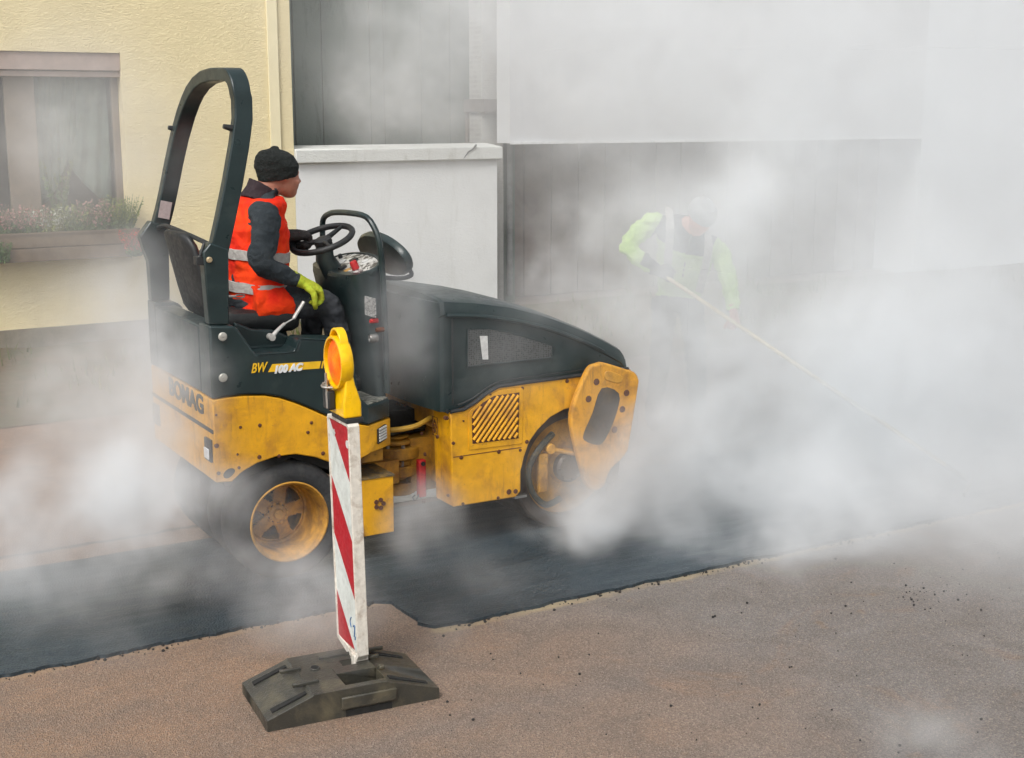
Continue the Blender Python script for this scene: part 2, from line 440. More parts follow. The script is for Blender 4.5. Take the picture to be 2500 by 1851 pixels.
# rough verge under the fronts and a low kerb
VERGE = paint('verge_gravel', (.11, .075, .038), dirt=(.050, .055, .022), amt=.9, scale=2.2, rough=.95, grime=(.16, .15, .13), bump=1.0, bscale=45)
g = MB()
nx, ny = 90, 14
vv = [[g.bm.verts.new((-6 + 30 * i / nx, VERGE_Y + (-VERGE_Y - .0) * j / ny, .006 + (.05 * abs(noise.noise(Vector((i * .7, j * .9, 0)))) + .025 if 0 < j else 0))) for j in range(ny + 1)] for i in range(nx + 1)]
for i in range(nx):
    for j in range(ny): g.face([vv[i][j], vv[i + 1][j], vv[i + 1][j + 1], vv[i][j + 1]])
tag(street_obj(g, 'verge_ground', VERGE), kind='structure')
# old white edge line painted beside the strip, worn
WLINE = paint('worn_line_paint', (.62, .62, .58), dirt=(.16, .14, .12), amt=.45, scale=9, rough=.8, grime=(.2, .18, .16))
g = MB(); yl = W.loc(M.w(1.2, .97, 0))[1]; yh = W.loc(M.w(1.2, 1.19, 0))[1]; xl = W.loc(M.w(.2, 1.1, 0))[0]
g.box(xl + .35, xl + 2.1, max(yl, FAR_Y + .03), yh, 0.0, .004)
tag(street_obj(g, 'road_markings', WLINE), kind='structure')

# ---- yellow house
def stucco(name, col, scale=9, bump=.9, dirt=None, stretch=(1, 1, 1.8), spec=.2, damt=.35):
    m, nt, bs = _nt(name); v = _obj(nt); vs = _obj(nt, stretch)
    c = _mix(nt, _ramp(nt, _noise(nt, 1.3, 5, .6, v), .3, .7), col, tuple(x * .9 for x in col))
    if dirt: c = _mix(nt, _ramp(nt, _noise(nt, 3.0, 7, .72, _obj(nt, (1.5, 1.5, .35)), .4), .55, .75, 0, damt), c, dirt)
    nt.links.new(c, bs.inputs['Base Color']); bs.inputs['Roughness'].default_value = .92; bs.inputs['Specular IOR Level'].default_value = spec
    h = _math(nt, 'ADD', _ramp(nt, _noise(nt, scale * 2.2, 3, .55, vs, 1.6), .42, .6), _math(nt, 'MULTIPLY', _noise(nt, 110, 3, .7, v), .3))
    _bump(nt, bs, h, bump, .012); return m
YWALL = stucco('cream_render', (.83, .72, .45), dirt=(.68, .57, .33), bump=.5, scale=14, stretch=(.8, .8, 2.2))
YTRIM = stucco('pale_trim', (.82, .74, .50), bump=.08)
PINKF = paint('shutter_pink', (.40, .31, .27), rough=.6, scale=3, dirt=(.30, .24, .2), amt=.3)
FRAMEB = paint('window_frame_brown', (.20, .155, .115), rough=.5, scale=4)
def wy(k, x, y, yy=0): return W.on(k, x, y, y=yy)
WX1 = wy('D', 272, 300)[0]; WZ1 = wy('D', 270, 116)[2]; WZ0 = 1.12; WX0 = WX1 - 2.35
XC = wy('D', 640, 320)[0]                      # the house's right corner
house = empty('yellow_house', W.w(0, 0, 0), W.rot)
tag(house, 'cream yellow rendered house front with a flower window, left of the roller', 'house')
g = MB()
g.box(-3.5, WX0, 0, .35, 0, 6.5); g.box(WX1, XC, 0, .35, 0, 6.5); g.box(WX0, WX1, 0, .35, WZ1, 6.5); g.box(WX0, WX1, 0, .35, 0, WZ0)
g.box(XC - .3, XC, .35, 4.0, 0, 6.5)
g.build('wall', YWALL, house, smooth=0)
g = MB(); dx0, dx1 = wy('D', 583, 150)[0], wy('D', 606, 150)[0]
g.box(dx0, dx1, -.028, -.001, 1.4, 6.4)
g.build('pilaster', YTRIM, house, bevel=.006)
g = MB(); g.box(-3.5, XC, -.035, -.001, 0, .22)
g.build('plinth', paint('plinth_grey', (.22, .19, .14), dirt=(.12, .11, .08), amt=.7, rough=.9, scale=4), house)
# window
win = MB(); fz = .16
win.box(WX0, WX1, fz, fz + .06, WZ0, WZ0 + .07); win.box(WX0, WX0 + .07, fz, fz + .06, WZ0 + .07, WZ1 - .2); win.box(WX1 - .07, WX1, fz, fz + .06, WZ0 + .07, WZ1 - .2)
mx = wy('D', 55, 400, fz)[0]
win.box(mx - .14, mx + .14, fz - .01, fz + .06, WZ0 + .07, WZ1 - .2)
wf = win.build('window', FRAMEB, house, bevel=.006)
g = MB(); g.box(WX0, WX1, .02, .22, WZ1 - .17, WZ1); g.box(WX0, WX1, .05, .2, WZ1 - .23, WZ1 - .175); g.build('shutter_box', PINKF, wf, bevel=.006)
GLASS = bpy.data.materials.new('window_glass'); GLASS.use_nodes = True
_b = GLASS.node_tree.nodes['Principled BSDF']; _b.inputs['Base Color'].default_value = (.85, .9, .9, 1); _b.inputs['Roughness'].default_value = .03
_b.inputs['Transmission Weight'].default_value = 1.0; _b.inputs['IOR'].default_value = 1.2
g = MB(); g.box(WX0 + .07, mx - .14, fz + .02, fz + .03, WZ0 + .07, WZ1 - .2); g.box(mx + .14, WX1 - .07, fz + .02, fz + .03, WZ0 + .07, WZ1 - .2); g.build('pane', GLASS, wf, smooth=0)
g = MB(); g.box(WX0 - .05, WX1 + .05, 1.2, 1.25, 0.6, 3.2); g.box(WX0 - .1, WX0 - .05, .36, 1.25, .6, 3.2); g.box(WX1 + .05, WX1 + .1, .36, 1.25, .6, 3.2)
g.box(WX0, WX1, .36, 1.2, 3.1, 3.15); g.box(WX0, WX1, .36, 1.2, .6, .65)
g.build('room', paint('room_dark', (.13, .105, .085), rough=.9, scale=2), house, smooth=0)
CURT = cloth('net_curtain', (.32, .36, .30), (.20, .24, .20), scale=7, bump=.2)
def curtain(x0, x1, ztop, side, mat=CURT):
    """swagged curtain half: long at the outer side, rising towards the middle"""
    c = MB(); nx_, nz_ = 44, 16; rows = []
    for i in range(nx_ + 1):
        t = i / nx_; tt = t if side > 0 else 1 - t
        zb = WZ0 + .25 + .95 * (tt ** 1.6)
        row = []
        for j in range(nz_ + 1):
            s_ = j / nz_
            x = x0 + (x1 - x0) * t; z = ztop + (zb - ztop) * s_
            y = .30 + .018 * math.sin(t * 34 + s_ * 5) + .02 * math.sin((z * 14 + tt * 7)) * s_
            row.append(c.bm.verts.new((x, y, z)))
        rows.append(row)
    for i in range(nx_):
        for j in range(nz_): c.face([rows[i][j], rows[i + 1][j], rows[i + 1][j + 1], rows[i][j + 1]])
    o = c.build('curtain', mat, wf, smooth=80)
    sm = o.modifiers.new('solid', 'SOLIDIFY'); sm.thickness = .004
    return o
curtain(mx + .16, WX1 - .08, WZ1 - .22, -1)
curtain(mx + .15, mx + .62, WZ1 - .21, 1)
curtain(WX0 + .1, mx - .16, WZ1 - .22, 1)

# ---- planter with flowers
PLZ0 = wy('D', 60, 570, -.16)[2]; PLZ1 = wy('D', 60, 508, -.16)[2]
pl = empty('flower_box', W.w(WX1, -.02, PLZ0), W.rot)
tag(pl, 'long brown wooden flower box under the window of the yellow house', 'flower box')
WOOD = paint('planter_wood', (.16, .115, .075), dirt=(.09, .065, .045), amt=.6, scale=5, rough=.8, bump=.3)
pw = -2.5; hgt = PLZ1 - PLZ0
g = MB(); g.box(pw, .04, -.19, -.165, 0, hgt * .46); g.box(pw, .04, -.19, -.165, hgt * .49, hgt); g.build('front_board', WOOD, pl, bevel=.004)
g = MB(); g.box(.015, .04, -.165, 0, 0, hgt); g.build('side_board', WOOD, pl, bevel=.004)
g = MB(); g.box(pw, pw + .025, -.165, 0, 0, hgt); g.build('side_board', WOOD, pl, bevel=.004)
g = MB(); g.box(pw + .03, .01, -.16, -.005, 0.02, hgt - .04); g.build('soil', paint('soil', (.05, .035, .025), rough=.95, scale=20), pl)
g = MB(); g.box(pw, .04, -.2, -.19, hgt - .012, hgt + .006); g.build('edge_strip', WOOD, pl)

LEAFG = cloth('leaf_green', (.10, .17, .05), (.055, .10, .03), scale=30)
LEAFY = cloth('leaf_yellow_green', (.24, .26, .05), (.16, .19, .05), scale=30)
HPINK = cloth('heather_pink', (.42, .22, .20), (.34, .17, .16), scale=30)
HWHITE = cloth('heather_white', (.52, .52, .46), (.40, .42, .36), scale=30)
GRED = cloth('geranium_red', (.50, .05, .03), (.34, .03, .02), scale=30)
def plant(name, label, base, hgt_, rad, tipmat, leafmat, n=110, group='plants in the flower box', droop=0, tipfrac=.55):
    """a clump of stems, each with small leaf or floret faces up its length"""
    o = empty(name, base, W.rot); tag(o, label, 'plant', group)
    a, b = MB(), MB()
    for i in range(n):
        an = random.uniform(0, 6.283); rr = rad * math.sqrt(random.random()); h = hgt_ * random.uniform(.55, 1.1)
        x0, y0 = rr * .5 * math.cos(an), rr * .35 * math.sin(an); x1, y1 = rr * 1.2 * math.cos(an), rr * .7 * math.sin(an)
        a.tube([(x0, y0, 0), ((x0 + x1) / 2, (y0 + y1) / 2, h * .55), (x1, y1, h - droop * rr)], [.003, .0025, .001], n=4)
        for k in range(12):
            t = random.random(); c = (x0 + (x1 - x0) * t, y0 + (y1 - y0) * t, h * t - droop * rr * t)
            q = b if t > 1 - tipfrac else a
            s_ = random.uniform(.010, .020) * (1.0 if q is b else 1.7)
            dv = Vector((random.gauss(0, 1), random.gauss(0, 1), random.gauss(.5, 1))).normalized(); ev = dv.orthogonal().normalized()
            C0 = Vector(c)
            q.poly([C0 - ev * s_ * .5, C0 + dv * s_ * 1.2, C0 + ev * s_ * .5, C0 - dv * s_ * .3])
    a.build('foliage', leafmat, o, smooth=0); b.build('flowers' if tipmat is not leafmat else 'leaf_tips', tipmat, o, smooth=0)
    return o
spots = [('D', 20, 'heather_plant', 'pink heather at the left end of the flower box', .22, HPINK, LEAFG),
         ('D', 62, 'heather_plant', 'dusty pink heather beside the white flowering plant in the flower box', .20, HPINK, LEAFG),
         ('D', 108, 'white_flower_plant', 'white flowering plant in the flower box', .18, HWHITE, LEAFY),
         ('D', 160, 'leafy_plant', 'yellow green leafy plant right of the white flowers in the flower box', .22, LEAFY, LEAFG),
         ('D', 205, 'heather_plant', 'tall pink heather near the right of the flower box', .24, HPINK, LEAFG),
         ('D', 265, 'leafy_plant', 'pointed green plant leaning over the right end of the flower box', .27, LEAFY, LEAFG)]
for k, px, nm, lb, hh, tm, lm in spots:
    q = W.on(k, px, 500, y=-.10)
    plant(nm, lb, W.w(q[0], -.10, PLZ1 - .05), hh + .08, .20, tm, lm, n=130)
q = W.on('D', 291, 528, y=-.20)
plant('geranium_plant', 'red geranium hanging beside the right end of the flower box', W.w(q[0], -.26, q[2] - .12), .24, .13, GRED, LEAFG, n=110, tipfrac=.75)
q = W.on('D', 8, 540, y=-.22)
plant('trailing_plant', 'dark green plant trailing over the left front of the flower box', W.w(q[0], -.23, q[2] - .13), .2, .1, LEAFG, LEAFG, n=40)
# the climber standing inside the window sill
q = W.on('D', 125, 370, y=.08)
plant('vine_plant', 'thin yellow leaved vine in front of the window glass', W.w(q[0], .08, WZ0 + .25), q[2] - WZ0 - .15, .16, LEAFY, LEAFG, n=16, group=None, tipfrac=.35)

# ---- white garden wall with coping
WHITEW = stucco('white_render', (.72, .73, .72), bump=.15, dirt=(.56, .56, .53), damt=.6)
COPM = stucco('coping_concrete', (.60, .61, .58), bump=.3, dirt=(.28, .28, .22), damt=.8)
GX1 = wy('D', 1083, 400)[0]; CZ1 = wy('D', 860, 316, -.05)[2]; CZ0 = wy('D', 860, 352, -.05)[2]
gw = empty('garden_wall', W.w(XC, 0, 0), W.rot)
tag(gw, 'low white rendered wall with a cracked grey coping, between the yellow house and the dark gateway', 'wall')
g = MB(); g.box(0.002, GX1 - XC, 0.0, .30, 0, CZ0 - .001); g.build('wall', WHITEW, gw, smooth=0)
g = MB(); L = GX1 - XC + .05
g.ext([(0.002, -.055, CZ0), (L, -.055, CZ0), (L, .34, CZ0), (0.002, .34, CZ0)], [(0.002, -.045, CZ1 - .035), (L, -.045, CZ1 - .035), (L, .33, CZ1 + .0), (0.002, .33, CZ1 + .0)])
g.build('coping', COPM, gw, bevel=.012, smooth=30)
g = MB(); cr = [W.on('C6', *p, y=-.06) for p in [(1415, 975), (1390, 1005), (1362, 1022), (1345, 1045), (1328, 1068)]]
g.tube([(a - XC, -.052, c) for a, b, c in cr], [.012, .008, .009, .006, .003], n=5)
g.build('crack', DARK, gw)
# ---- old dark building standing behind the garden wall
OLDW = stucco('blackened_render', (.15, .165, .155), bump=.4, dirt=(.055, .07, .062), damt=.9)
ob = empty('old_building', W.w(XC, 1.6, 0), W.rot)
tag(ob, 'tall grey streaked facade rising behind the white garden wall', 'building')
g = MB(); g.box(-.0, 3.3, 0, .3, 0, 8.5); g.build('wall', OLDW, ob, smooth=0)
OLDM = stucco('mossy_boards', (.15, .185, .165), bump=.3, dirt=(.045, .070, .056), damt=1.0)
g = MB()
xb = .03
for wd in (.62, .35, .62, .18, .50, .40, .55):
    g.box(xb, xb + wd - .012, -.03, -.001 - .006 * (int(wd * 100) % 3), 1.2, 8.4); xb += wd
g.build('cladding', OLDM, ob, bevel=.004)
# ---- crumbling masonry pillar
pilr = empty('masonry_pillar', W.w(wy('D', 1037, 250, .55)[0], .42, 0), W.rot)
tag(pilr, 'narrow crumbling masonry pillar at the right end of the white garden wall', 'pillar')
def masonry():
    m, nt, bs = _nt('crumbling_masonry'); v = _obj(nt)
    br = nt.nodes.new('ShaderNodeTexBrick'); br.inputs['Scale'].default_value = 9; mp = nt.nodes.new('ShaderNodeMapping'); mp.inputs['Rotation'].default_value = (R(90), 0, 0)
    nt.links.new(v, mp.inputs['Vector']); nt.links.new(mp.outputs[0], br.inputs['Vector'])
    br.inputs['Color1'].default_value = (.42, .40, .37, 1); br.inputs['Color2'].default_value = (.34, .32, .30, 1); br.inputs['Mortar'].default_value = (.14, .12, .11, 1); br.inputs['Mortar Size'].default_value = .018
    c = _mix(nt, _ramp(nt, _noise(nt, 5, 6, .7, v), .35, .55, .45, .95), br.outputs[0], (.42, .42, .40))
    nt.links.new(c, bs.inputs['Base Color']); bs.inputs['Roughness'].default_value = .95
    _bump(nt, bs, _noise(nt, 30, 5, .7, v), .8, .02); return m
g = MB(); g.box(0, .30, 0, .3, 0, 7.5); g.build('shaft', masonry(), pilr, bevel=.01)
g = MB(); g.box(.302, .5, .08, .3, 0, 7.5); g.build('joint_strip', OLDM, pilr)
g = MB(); g.tube([(.40, .03, .1), (.40, .03, 7.4)], .035, n=12)
for z in (2.3, 3.6, 4.9): g.box(.355, .445, .0, .079, z, z + .03)
g.build('downpipe', paint('zinc_pipe', (.20, .21, .21), rough=.5, scale=6, dirt=(.1, .1, .09), amt=.6), pilr)
# ---- garage: grey upper front, drip edge, brown recessed door, white side
GREYF = stucco('grey_panel', (.60, .61, .62), bump=.08, dirt=(.42, .43, .44), damt=.4)
DOORB = paint('garage_door_brown', (.185, .150, .130), dirt=(.08, .06, .05), amt=.7, scale=2.5, rough=.8)
g0 = wy('D', 1111, 317)[0]; g1 = wy('D', 2008, 298)[0]; dz = wy('D', 1500, 307)[2]
gr = empty('garage', W.w(g0, 0, 0), W.rot)
tag(gr, 'grey garage front with a wide brown recessed opening under a white drip edge', 'garage')
g = MB(); g.box(0, g1 - g0, 0, .3, dz, 7.5); g.build('upper_front', GREYF, gr, smooth=0)
g = MB(); g.box(0, 2.0, -.03, -.001, dz - .012, dz + .018); g.box(2.02, g1 - g0 + .05, -.03, -.001, dz - .014, dz + .016); g.build('drip_edge', paint('white_metal', (.75, .76, .76), rough=.4, scale=9, dirt=(.5, .5, .5), amt=.3), gr)
g = MB(); a0 = GX1 - g0
for i in range(17):
    xa = a0 + .02 + i * (g1 - GX1 - .04) / 17
    g.box(xa, xa + (g1 - GX1) / 17 - .018, .75, .80, 0.02, dz + .4)
g.build('door', DOORB, gr, bevel=.005)
g = MB(); g.box(a0 + .001, a0 + .03, .302, .8, 0, dz); g.box(a0, g1 - g0, .3, .8, dz + .35, dz + .5); g.build('reveal', paint('reveal_dark', (.16, .14, .13), rough=.9, scale=3), gr)
wb = empty('white_building', W.w(g1, 0, 0), W.rot)
tag(wb, 'plain white rendered building at the far right beyond the garage', 'building')
g = MB(); g.box(.002, 14, -.0, .4, .0, 8); g.box(.002, .35, .4, 1.2, 0, dz); g.build('wall', stucco('bright_render', (.72, .75, .77), bump=.1), wb, smooth=0)

# ---- grass and weeds growing on the verge
g = MB(); rg = random.Random(11)
for i in range(2600):
    x = rg.uniform(-2.5, 14); y = VERGE_Y * rg.random() ** 1.2 * .97 - .05
    if noise.noise(Vector((x * 1.1, y * 1.1, 2.0))) < -.02 + .15 * (rg.random()): continue
    h = rg.uniform(.09, .24); a = rg.uniform(0, 6.28); w_ = rg.uniform(.008, .016); le = rg.uniform(.01, .06)
    ca, sa = math.cos(a), math.sin(a)
    g.poly([(x - sa * w_, y + ca * w_, .03), (x + sa * w_, y - ca * w_, .03), (x + ca * le * .5 + sa * w_ * .6, y + sa * le * .5, h * .6), (x + ca * le, y + sa * le, h)])
tag(street_obj(g, 'grass_tufts', cloth('grass_green', (.085, .12, .035), (.14, .13, .05), scale=20), smooth=0), kind='stuff')
# ================================================================== THE ROLLER (X forward, Y left, Z up; right side y = 0)
RW = 1.03
roll = empty('road_roller', M.w(0, 0, 0), M.rot)
tag(roll, 'yellow and black tandem road roller with a driver, rolling fresh black asphalt', 'road roller')
def P(mb, name, mat, parent=None, **kw): return mb.build(name, mat, parent if parent is not None else roll, **kw)
def sd(k, pts, y=0.0): return M.xz(k, pts, y)

# ---- rear yellow body: outline, wheel arch, chamfered front corners
seamR = sd('C2', [(547, 903), (640, 885), (760, 873), (900, 872), (1000, 888), (1100, 920), (1200, 960), (1310, 1010)])
seamR += [(.36, .80), (.43, .762), (.49, .744), (.665, .744)]
arch = [(.665, .60), (.50, .60), (.36, .55)] + sd('C2', [(1310, 1310), (1240, 1285), (1110, 1265), (980, 1280), (850, 1325), (770, 1370), (735, 1395), (680, 1450), (565, 1458)])
rear_x = seamR[0][0]
arch[-1] = (rear_x, arch[-1][1])
g = MB(); g.xz(seamR + arch, 0.0, RW)
g.clip((.49, 0, 0), (.54, -.84, 0)); g.clip((.49, RW, 0), (.54, .84, 0))
rb = P(g, 'rear_body', YEL, bevel=.006)
# arch liner and inner dark mass
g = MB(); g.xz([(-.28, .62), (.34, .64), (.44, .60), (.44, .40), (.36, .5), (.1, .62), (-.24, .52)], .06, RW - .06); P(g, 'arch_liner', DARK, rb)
# hole, bolts and rust on the rear side panel
def spot(k, x, y, r, mat, nm, dy=-.006, par=None, yy=0.0):
    q = M.on(k, x, y, y=yy); s = MB(); s.lathe((q[0], yy, q[2]), [(r, .004), (r, dy * .5), (r * .7, dy)], n=12); return P(s, nm, mat, par)
bl_ = []
for x, y, r in [(735, 1083, .008), (865, 1070, .010), (1212, 1052, .009), (1188, 1117, .009), (862, 1283, .011), (995, 1276, .010), (1290, 1258, .011), (715, 1265, .006), (575, 1207, .012), (588, 1392, .010), (725, 1355, .008), (572, 1000, .006)]:
    q = M.on('C2', x, y, y=0); bl_.append((q[0], 0, q[2], r, 'y', 1))
bolts('panel_bolt', RUST, rb, bl_)
g = MB(); hp = sd('C2', [(620, 1400), (645, 1368), (680, 1358), (698, 1372), (685, 1398), (660, 1420), (630, 1424)]); g.xz(smooth_poly(hp, 4, True), -.0025, .002); P(g, 'tow_hole', DARK, rb)
# rear face seam, light, lettering
g = MB(); g.box(rear_x - .004, rear_x + .01, .006, RW - .006, .800, .818); P(g, 'rear_seam', DARK, rb)
g = MB(); g.box(rear_x - .012, rear_x + .01, .03, .125, .655, .765); tl = P(g, 'tail_light', BLK2, rb, bevel=.004)
g = MB(); g.box(rear_x - .019, rear_x - .0125, .042, .113, .667, .72); P(g, 'light_glass', paint('light_glass', (.75, .76, .78), rough=.15, scale=20, dirt=(.4, .4, .4), amt=.3), tl, bevel=.003)
g = MB(); g.box(rear_x - .012, rear_x + .01, RW - .125, RW - .03, .655, .765); P(g, 'tail_light', BLK2, rb, bevel=.004)
text_mesh('lettering', 'BOMAG', .125, BLK2, rb, (rear_x - .002, .70, .865), (0, -1, 0), (0, 0, 1), bold=.004, width=.56)
# ---- rear wheels: tyres in pairs, dished yellow rims
def wheel(yc, side=-1, w=.19):
    """side -1: outer face towards -Y"""
    r0 = .303
    t = MB(); hw = w / 2
    t.lathe((0, 0, 0), [(.200, -hw + .010), (.225, -hw), (.262, -hw - .003), (.288, -hw + .012), (.300, -hw + .034), (r0, -hw + .06), (r0, hw - .06), (.300, hw - .034), (.288, hw - .012), (.262, hw + .003), (.225, hw), (.200, hw - .010)], n=56, cap=False)
    t.rings([], False) if False else None
    e = empty('rear_wheel', (.068, yc, r0), 0); e.parent = roll
    P(t, 'tyre', RUB, e, smooth=50)
    rm = MB(); s = side
    prof = [(.198, s * (hw - .004)), (.206, s * (hw + .004)), (.199, s * (hw + .006)), (.190, s * (hw - .004)), (.186, s * (hw - .03)), (.176, s * (hw - .05)), (.174, s * (hw - .165)), (.166, s * (hw - .192)), (.152, s * (hw - .200))]
    rm.lathe((0, 0, 0), prof, n=48, cap=False)
    # disc with five windows: polar grid, window cells left open
    nA = 90; rad = [.152, .143, .130, .112, .094, .078, .066, .045]
    dep = [hw - .200, hw - .199, hw - .197, hw - .195, hw - .193, hw - .190, hw - .183, hw - .176]
    V = [[rm.bm.verts.new((rr * math.cos(2 * math.pi * j / nA + .35), s * dd, rr * math.sin(2 * math.pi * j / nA + .35))) for j in range(nA)] for rr, dd in zip(rad, dep)]
    for i in range(len(rad) - 1):
        for j in range(nA):
            jm = j % 18
            if 1 <= i <= 5 and jm in (range(0, 10), range(0, 10), range(1, 9), range(2, 8), range(3, 7))[i - 1]: continue
            rm.face([V[i][j], V[i][(j + 1) % nA], V[i + 1][(j + 1) % nA], V[i + 1][j]])
    rim = P(rm, 'rim', YELD, e, smooth=40)
    sm = rim.modifiers.new('solid', 'SOLIDIFY'); sm.thickness = .005
    hb = MB(); hb.lathe((0, 0, 0), [(.046, s * (hw - .183)), (.046, s * (hw - .163)), (.028, s * (hw - .156)), (.024, s * (hw - .140))], n=24)
    for j in range(10):
        a = 2 * math.pi * j / 10; hb.lathe((.052 * math.cos(a), 0, .052 * math.sin(a)), [(.0105, s * (hw - .193)), (.0105, s * (hw - .160)), (.006, s * (hw - .156))], n=6)
    P(hb, 'hub', YELD, e, bevel=.0015)
    return e
for yc in (.125, .335, .695, .905): wheel(yc, -1 if yc < .5 else 1)
g = MB(); g.lathe((.068, 0, .303), [(.05, .2), (.05, .85)], n=16); P(g, 'rear_axle', DARK)
g = MB(); g.box(-.25, .40, .44, .60, .32, .62); P(g, 'rear_drive_housing', DARK, bevel=.01)

# ---- black rear cowling: right cheek plate, left cheek, seat deck, floor
cheek = sd('C2', [(522, 400), (690, 400)]) + [(-.165, 1.29)] + sd('C2', [(838, 592), (1080, 577), (1110, 555), (1128, 500), (1150, 490), (1320, 490)]) + [(.33, 1.20), (.40, 1.17), (.43, 1.05), (.44, .90), (.50, .847), (.662, .847), (.662, .748), (.492, .748)]
cheek = [(rear_x - .002, cheek[0][1])] + cheek[1:]
low = [(x, z + .006) for x, z in reversed(seamR[:-2])]; low[-1] = (rear_x - .002, low[-1][1])
g = MB(); g.xz(cheek + low, -.004, .16); g.clip((.49, 0, 0), (.54, -.84, 0))
cow = P(g, 'rear_cowling', BLK, bevel=.012, seg=3)
g = MB(); g.xz(cheek + low, RW - .14, RW + .004); g.clip((.49, RW, 0), (.54, .84, 0)); P(g, 'left_cheek', BLK, cow, bevel=.012, seg=3)
g = MB(); g.xz([(rear_x - .002, .975), (rear_x - .002, 1.30), (-.20, 1.30), (-.16, 1.18), (.22, 1.17), (.24, .86), (.66, .845), (.66, .775), (.30, .775), (.0, .975)], .161, RW - .141); P(g, 'seat_deck', BLK, cow, bevel=.01)
# step with worn plate on its top
g = MB(); sp = [(.45, .012), (.49, .012), (.655, .115), (.655, .34), (.45, .34)]; g.xy(sp, .8475, .853)
def tread():
    m, nt, bs = _nt('worn_tread'); v = _obj(nt)
    c = _mix(nt, _ramp(nt, _noise(nt, 34, 5, .75, _obj(nt, (.6, 1.6, 1))), .42, .60), (.05, .05, .045), (.42, .42, .36))
    nt.links.new(c, bs.inputs['Base Color']); bs.inputs['Metallic'].default_value = .3; bs.inputs['Roughness'].default_value = .6
    _bump(nt, bs, _noise(nt, 40, 4, .7, v), .8, .006); return m
P(g, 'step_plate', tread(), cow)
# moulded ridge line on the cheek
rid = sd('C2', [(850, 594), (1080, 577), (1105, 560), (1125, 510), (1150, 487), (1320, 495)])
g = MB(); g.tube([(x, -.005, z) for x, z in rid], .004, n=6, smooth=3); P(g, 'moulded_edge', BLK, cow)
# seat console behind the cheek cut-out with its lever
g = MB(); g.xz(sd('C2', [(700, 380), (820, 425), (960, 430), (1130, 500), (1100, 590), (830, 600), (700, 560)], .17), .165, .21); sc_ = P(g, 'seat_console', BLK, bevel=.008)
g = MB(); l0, l1, l2, l3 = [M.on('C2', *p, y=yy) for p, yy in (((945, 478), .13), ((985, 430), .14), ((1030, 388), .17), ((1092, 352), .2))]
l4 = M.on('C2', 1160, 240, y=.22)
g.tube([l0, l1, l2], [.012, .009, .008], n=10, smooth=4); g.tube([l2, l3], .004, n=8); g.tube([l3, l4], .009, n=8)
g.lathe((l0[0], l0[1], l0[2]), [(.017, -.012), (.017, .03)], n=14)
P(g, 'drive_lever', paint('lever_metal', (.62, .61, .57), rough=.35, metal=.3, scale=20, dirt=(.3, .28, .25), amt=.5), sc_)
# lettering on the cheek: yellow band, BW, 100 AC
DY = paint('decal_yellow', (.80, .47, .015), rough=.4, scale=10); DW = paint('decal_white', (.75, .76, .76), rough=.4, scale=10)
t0 = M.on('C2', 807, 722, y=-.004); t1 = M.on('C2', 930, 660, y=-.004)
text_mesh('model_lettering', 'BW', .064, DY, cow, (t0[0], -.0075, t0[2] + .002), (1, 0, .012), (0, 0, 1), shear=.35, bold=.0012, width=.084)
g = MB(); q0, q1, q2, q3 = sd('C2', [(915, 716), (1262, 690), (1330, 632), (835, 662)], -.004)
qa, qb = sd('C2', [(935, 668), (925, 712)], -.004)
g.xz(sd('C2', [(920, 712), (1335, 682), (1345, 634), (950, 658)], -.004), -.0062, -.0042); P(g, 'stripe', DY, cow, smooth=0)
g = MB()
for i in range(3):
    a = M.on('C2', 1264 + i * 21, 692, y=-.004)
    g.xz([(a[0], a[2]), (a[0] + .006, a[2]), (a[0] + .020, a[2] + .052), (a[0] + .014, a[2] + .052)], -.0074, -.0055)
P(g, 'slash_marks', BLK2, cow, smooth=0)
t2 = M.on('C2', 962, 728, y=-.004)
text_mesh('model_number', '100 AC', .048, DW, cow, (t2[0], -.0085, t2[2] + .004), (1, 0, .012), (0, 0, 1), shear=.3, bold=.003, width=.148)
# big silver cap bolts
for x, y in ((612, 472), (615, 748)):
    q = M.on('C2', x, y, y=0); s = MB(); s.lathe((q[0], 0, q[2]), [(.021, -.004), (.021, -.012), (.017, -.017), (.006, -.018)], n=20)
    for a in (0, 1): s.box(q[0] - .010, q[0] + .010, -.0195, -.0175, q[2] - .002 + a * 0, q[2] + .002)
    P(s, 'cap_bolt', paint('zinc', (.50, .49, .44), rough=.4, metal=.4, scale=30, dirt=(.25, .23, .2), amt=.5), cow, bevel=.001)

# ---- rollover bar: posts and hoop
def post(y0, y1, outer, nm='bar_post'):
    g = MB()
    if y0 < .5: pts = sd('E1', [(1010, 1510), (1255, 1510), (1262, 490), (1020, 400)]); pts = [(rear_x + .003, pts[0][1]), (-.205, pts[1][1]), (-.193, 1.668), (-.278, 1.703), (rear_x - .012, 1.66)]
    else: pts = [(rear_x + .003, 1.315), (-.205, 1.315), (-.193, 1.700), (-.285, 1.736), (-.345, 1.66), (-.33, 1.60), (rear_x - .0, 1.52)]
    g.xz(pts, y0, y1); return P(g, nm, BLK, bevel=.008)
pR = post(.003, .075, True); pL = post(RW - .075, RW - .003, False)
g = MB(); g.box(-.345, -.30, .01, .065, 1.60, 1.64); g.tube([(-.33, .02, 1.63), (-.30, .03, 1.70)], .008, n=8); P(g, 'hinge_bracket', BLK2, pR, bevel=.004)
for yy, par in ((-.0, pR), (RW, pL)):
    g = MB(); g.lathe((-.29, yy + (.0 if yy < .5 else 0), 1.625 if yy < .5 else 1.6), [(.014, .004), (.014, -.008), (.01, -.012)], n=12); P(g, 'hinge_bolt', paint('brass_bolt', (.45, .36, .22), metal=.4, scale=20), par)
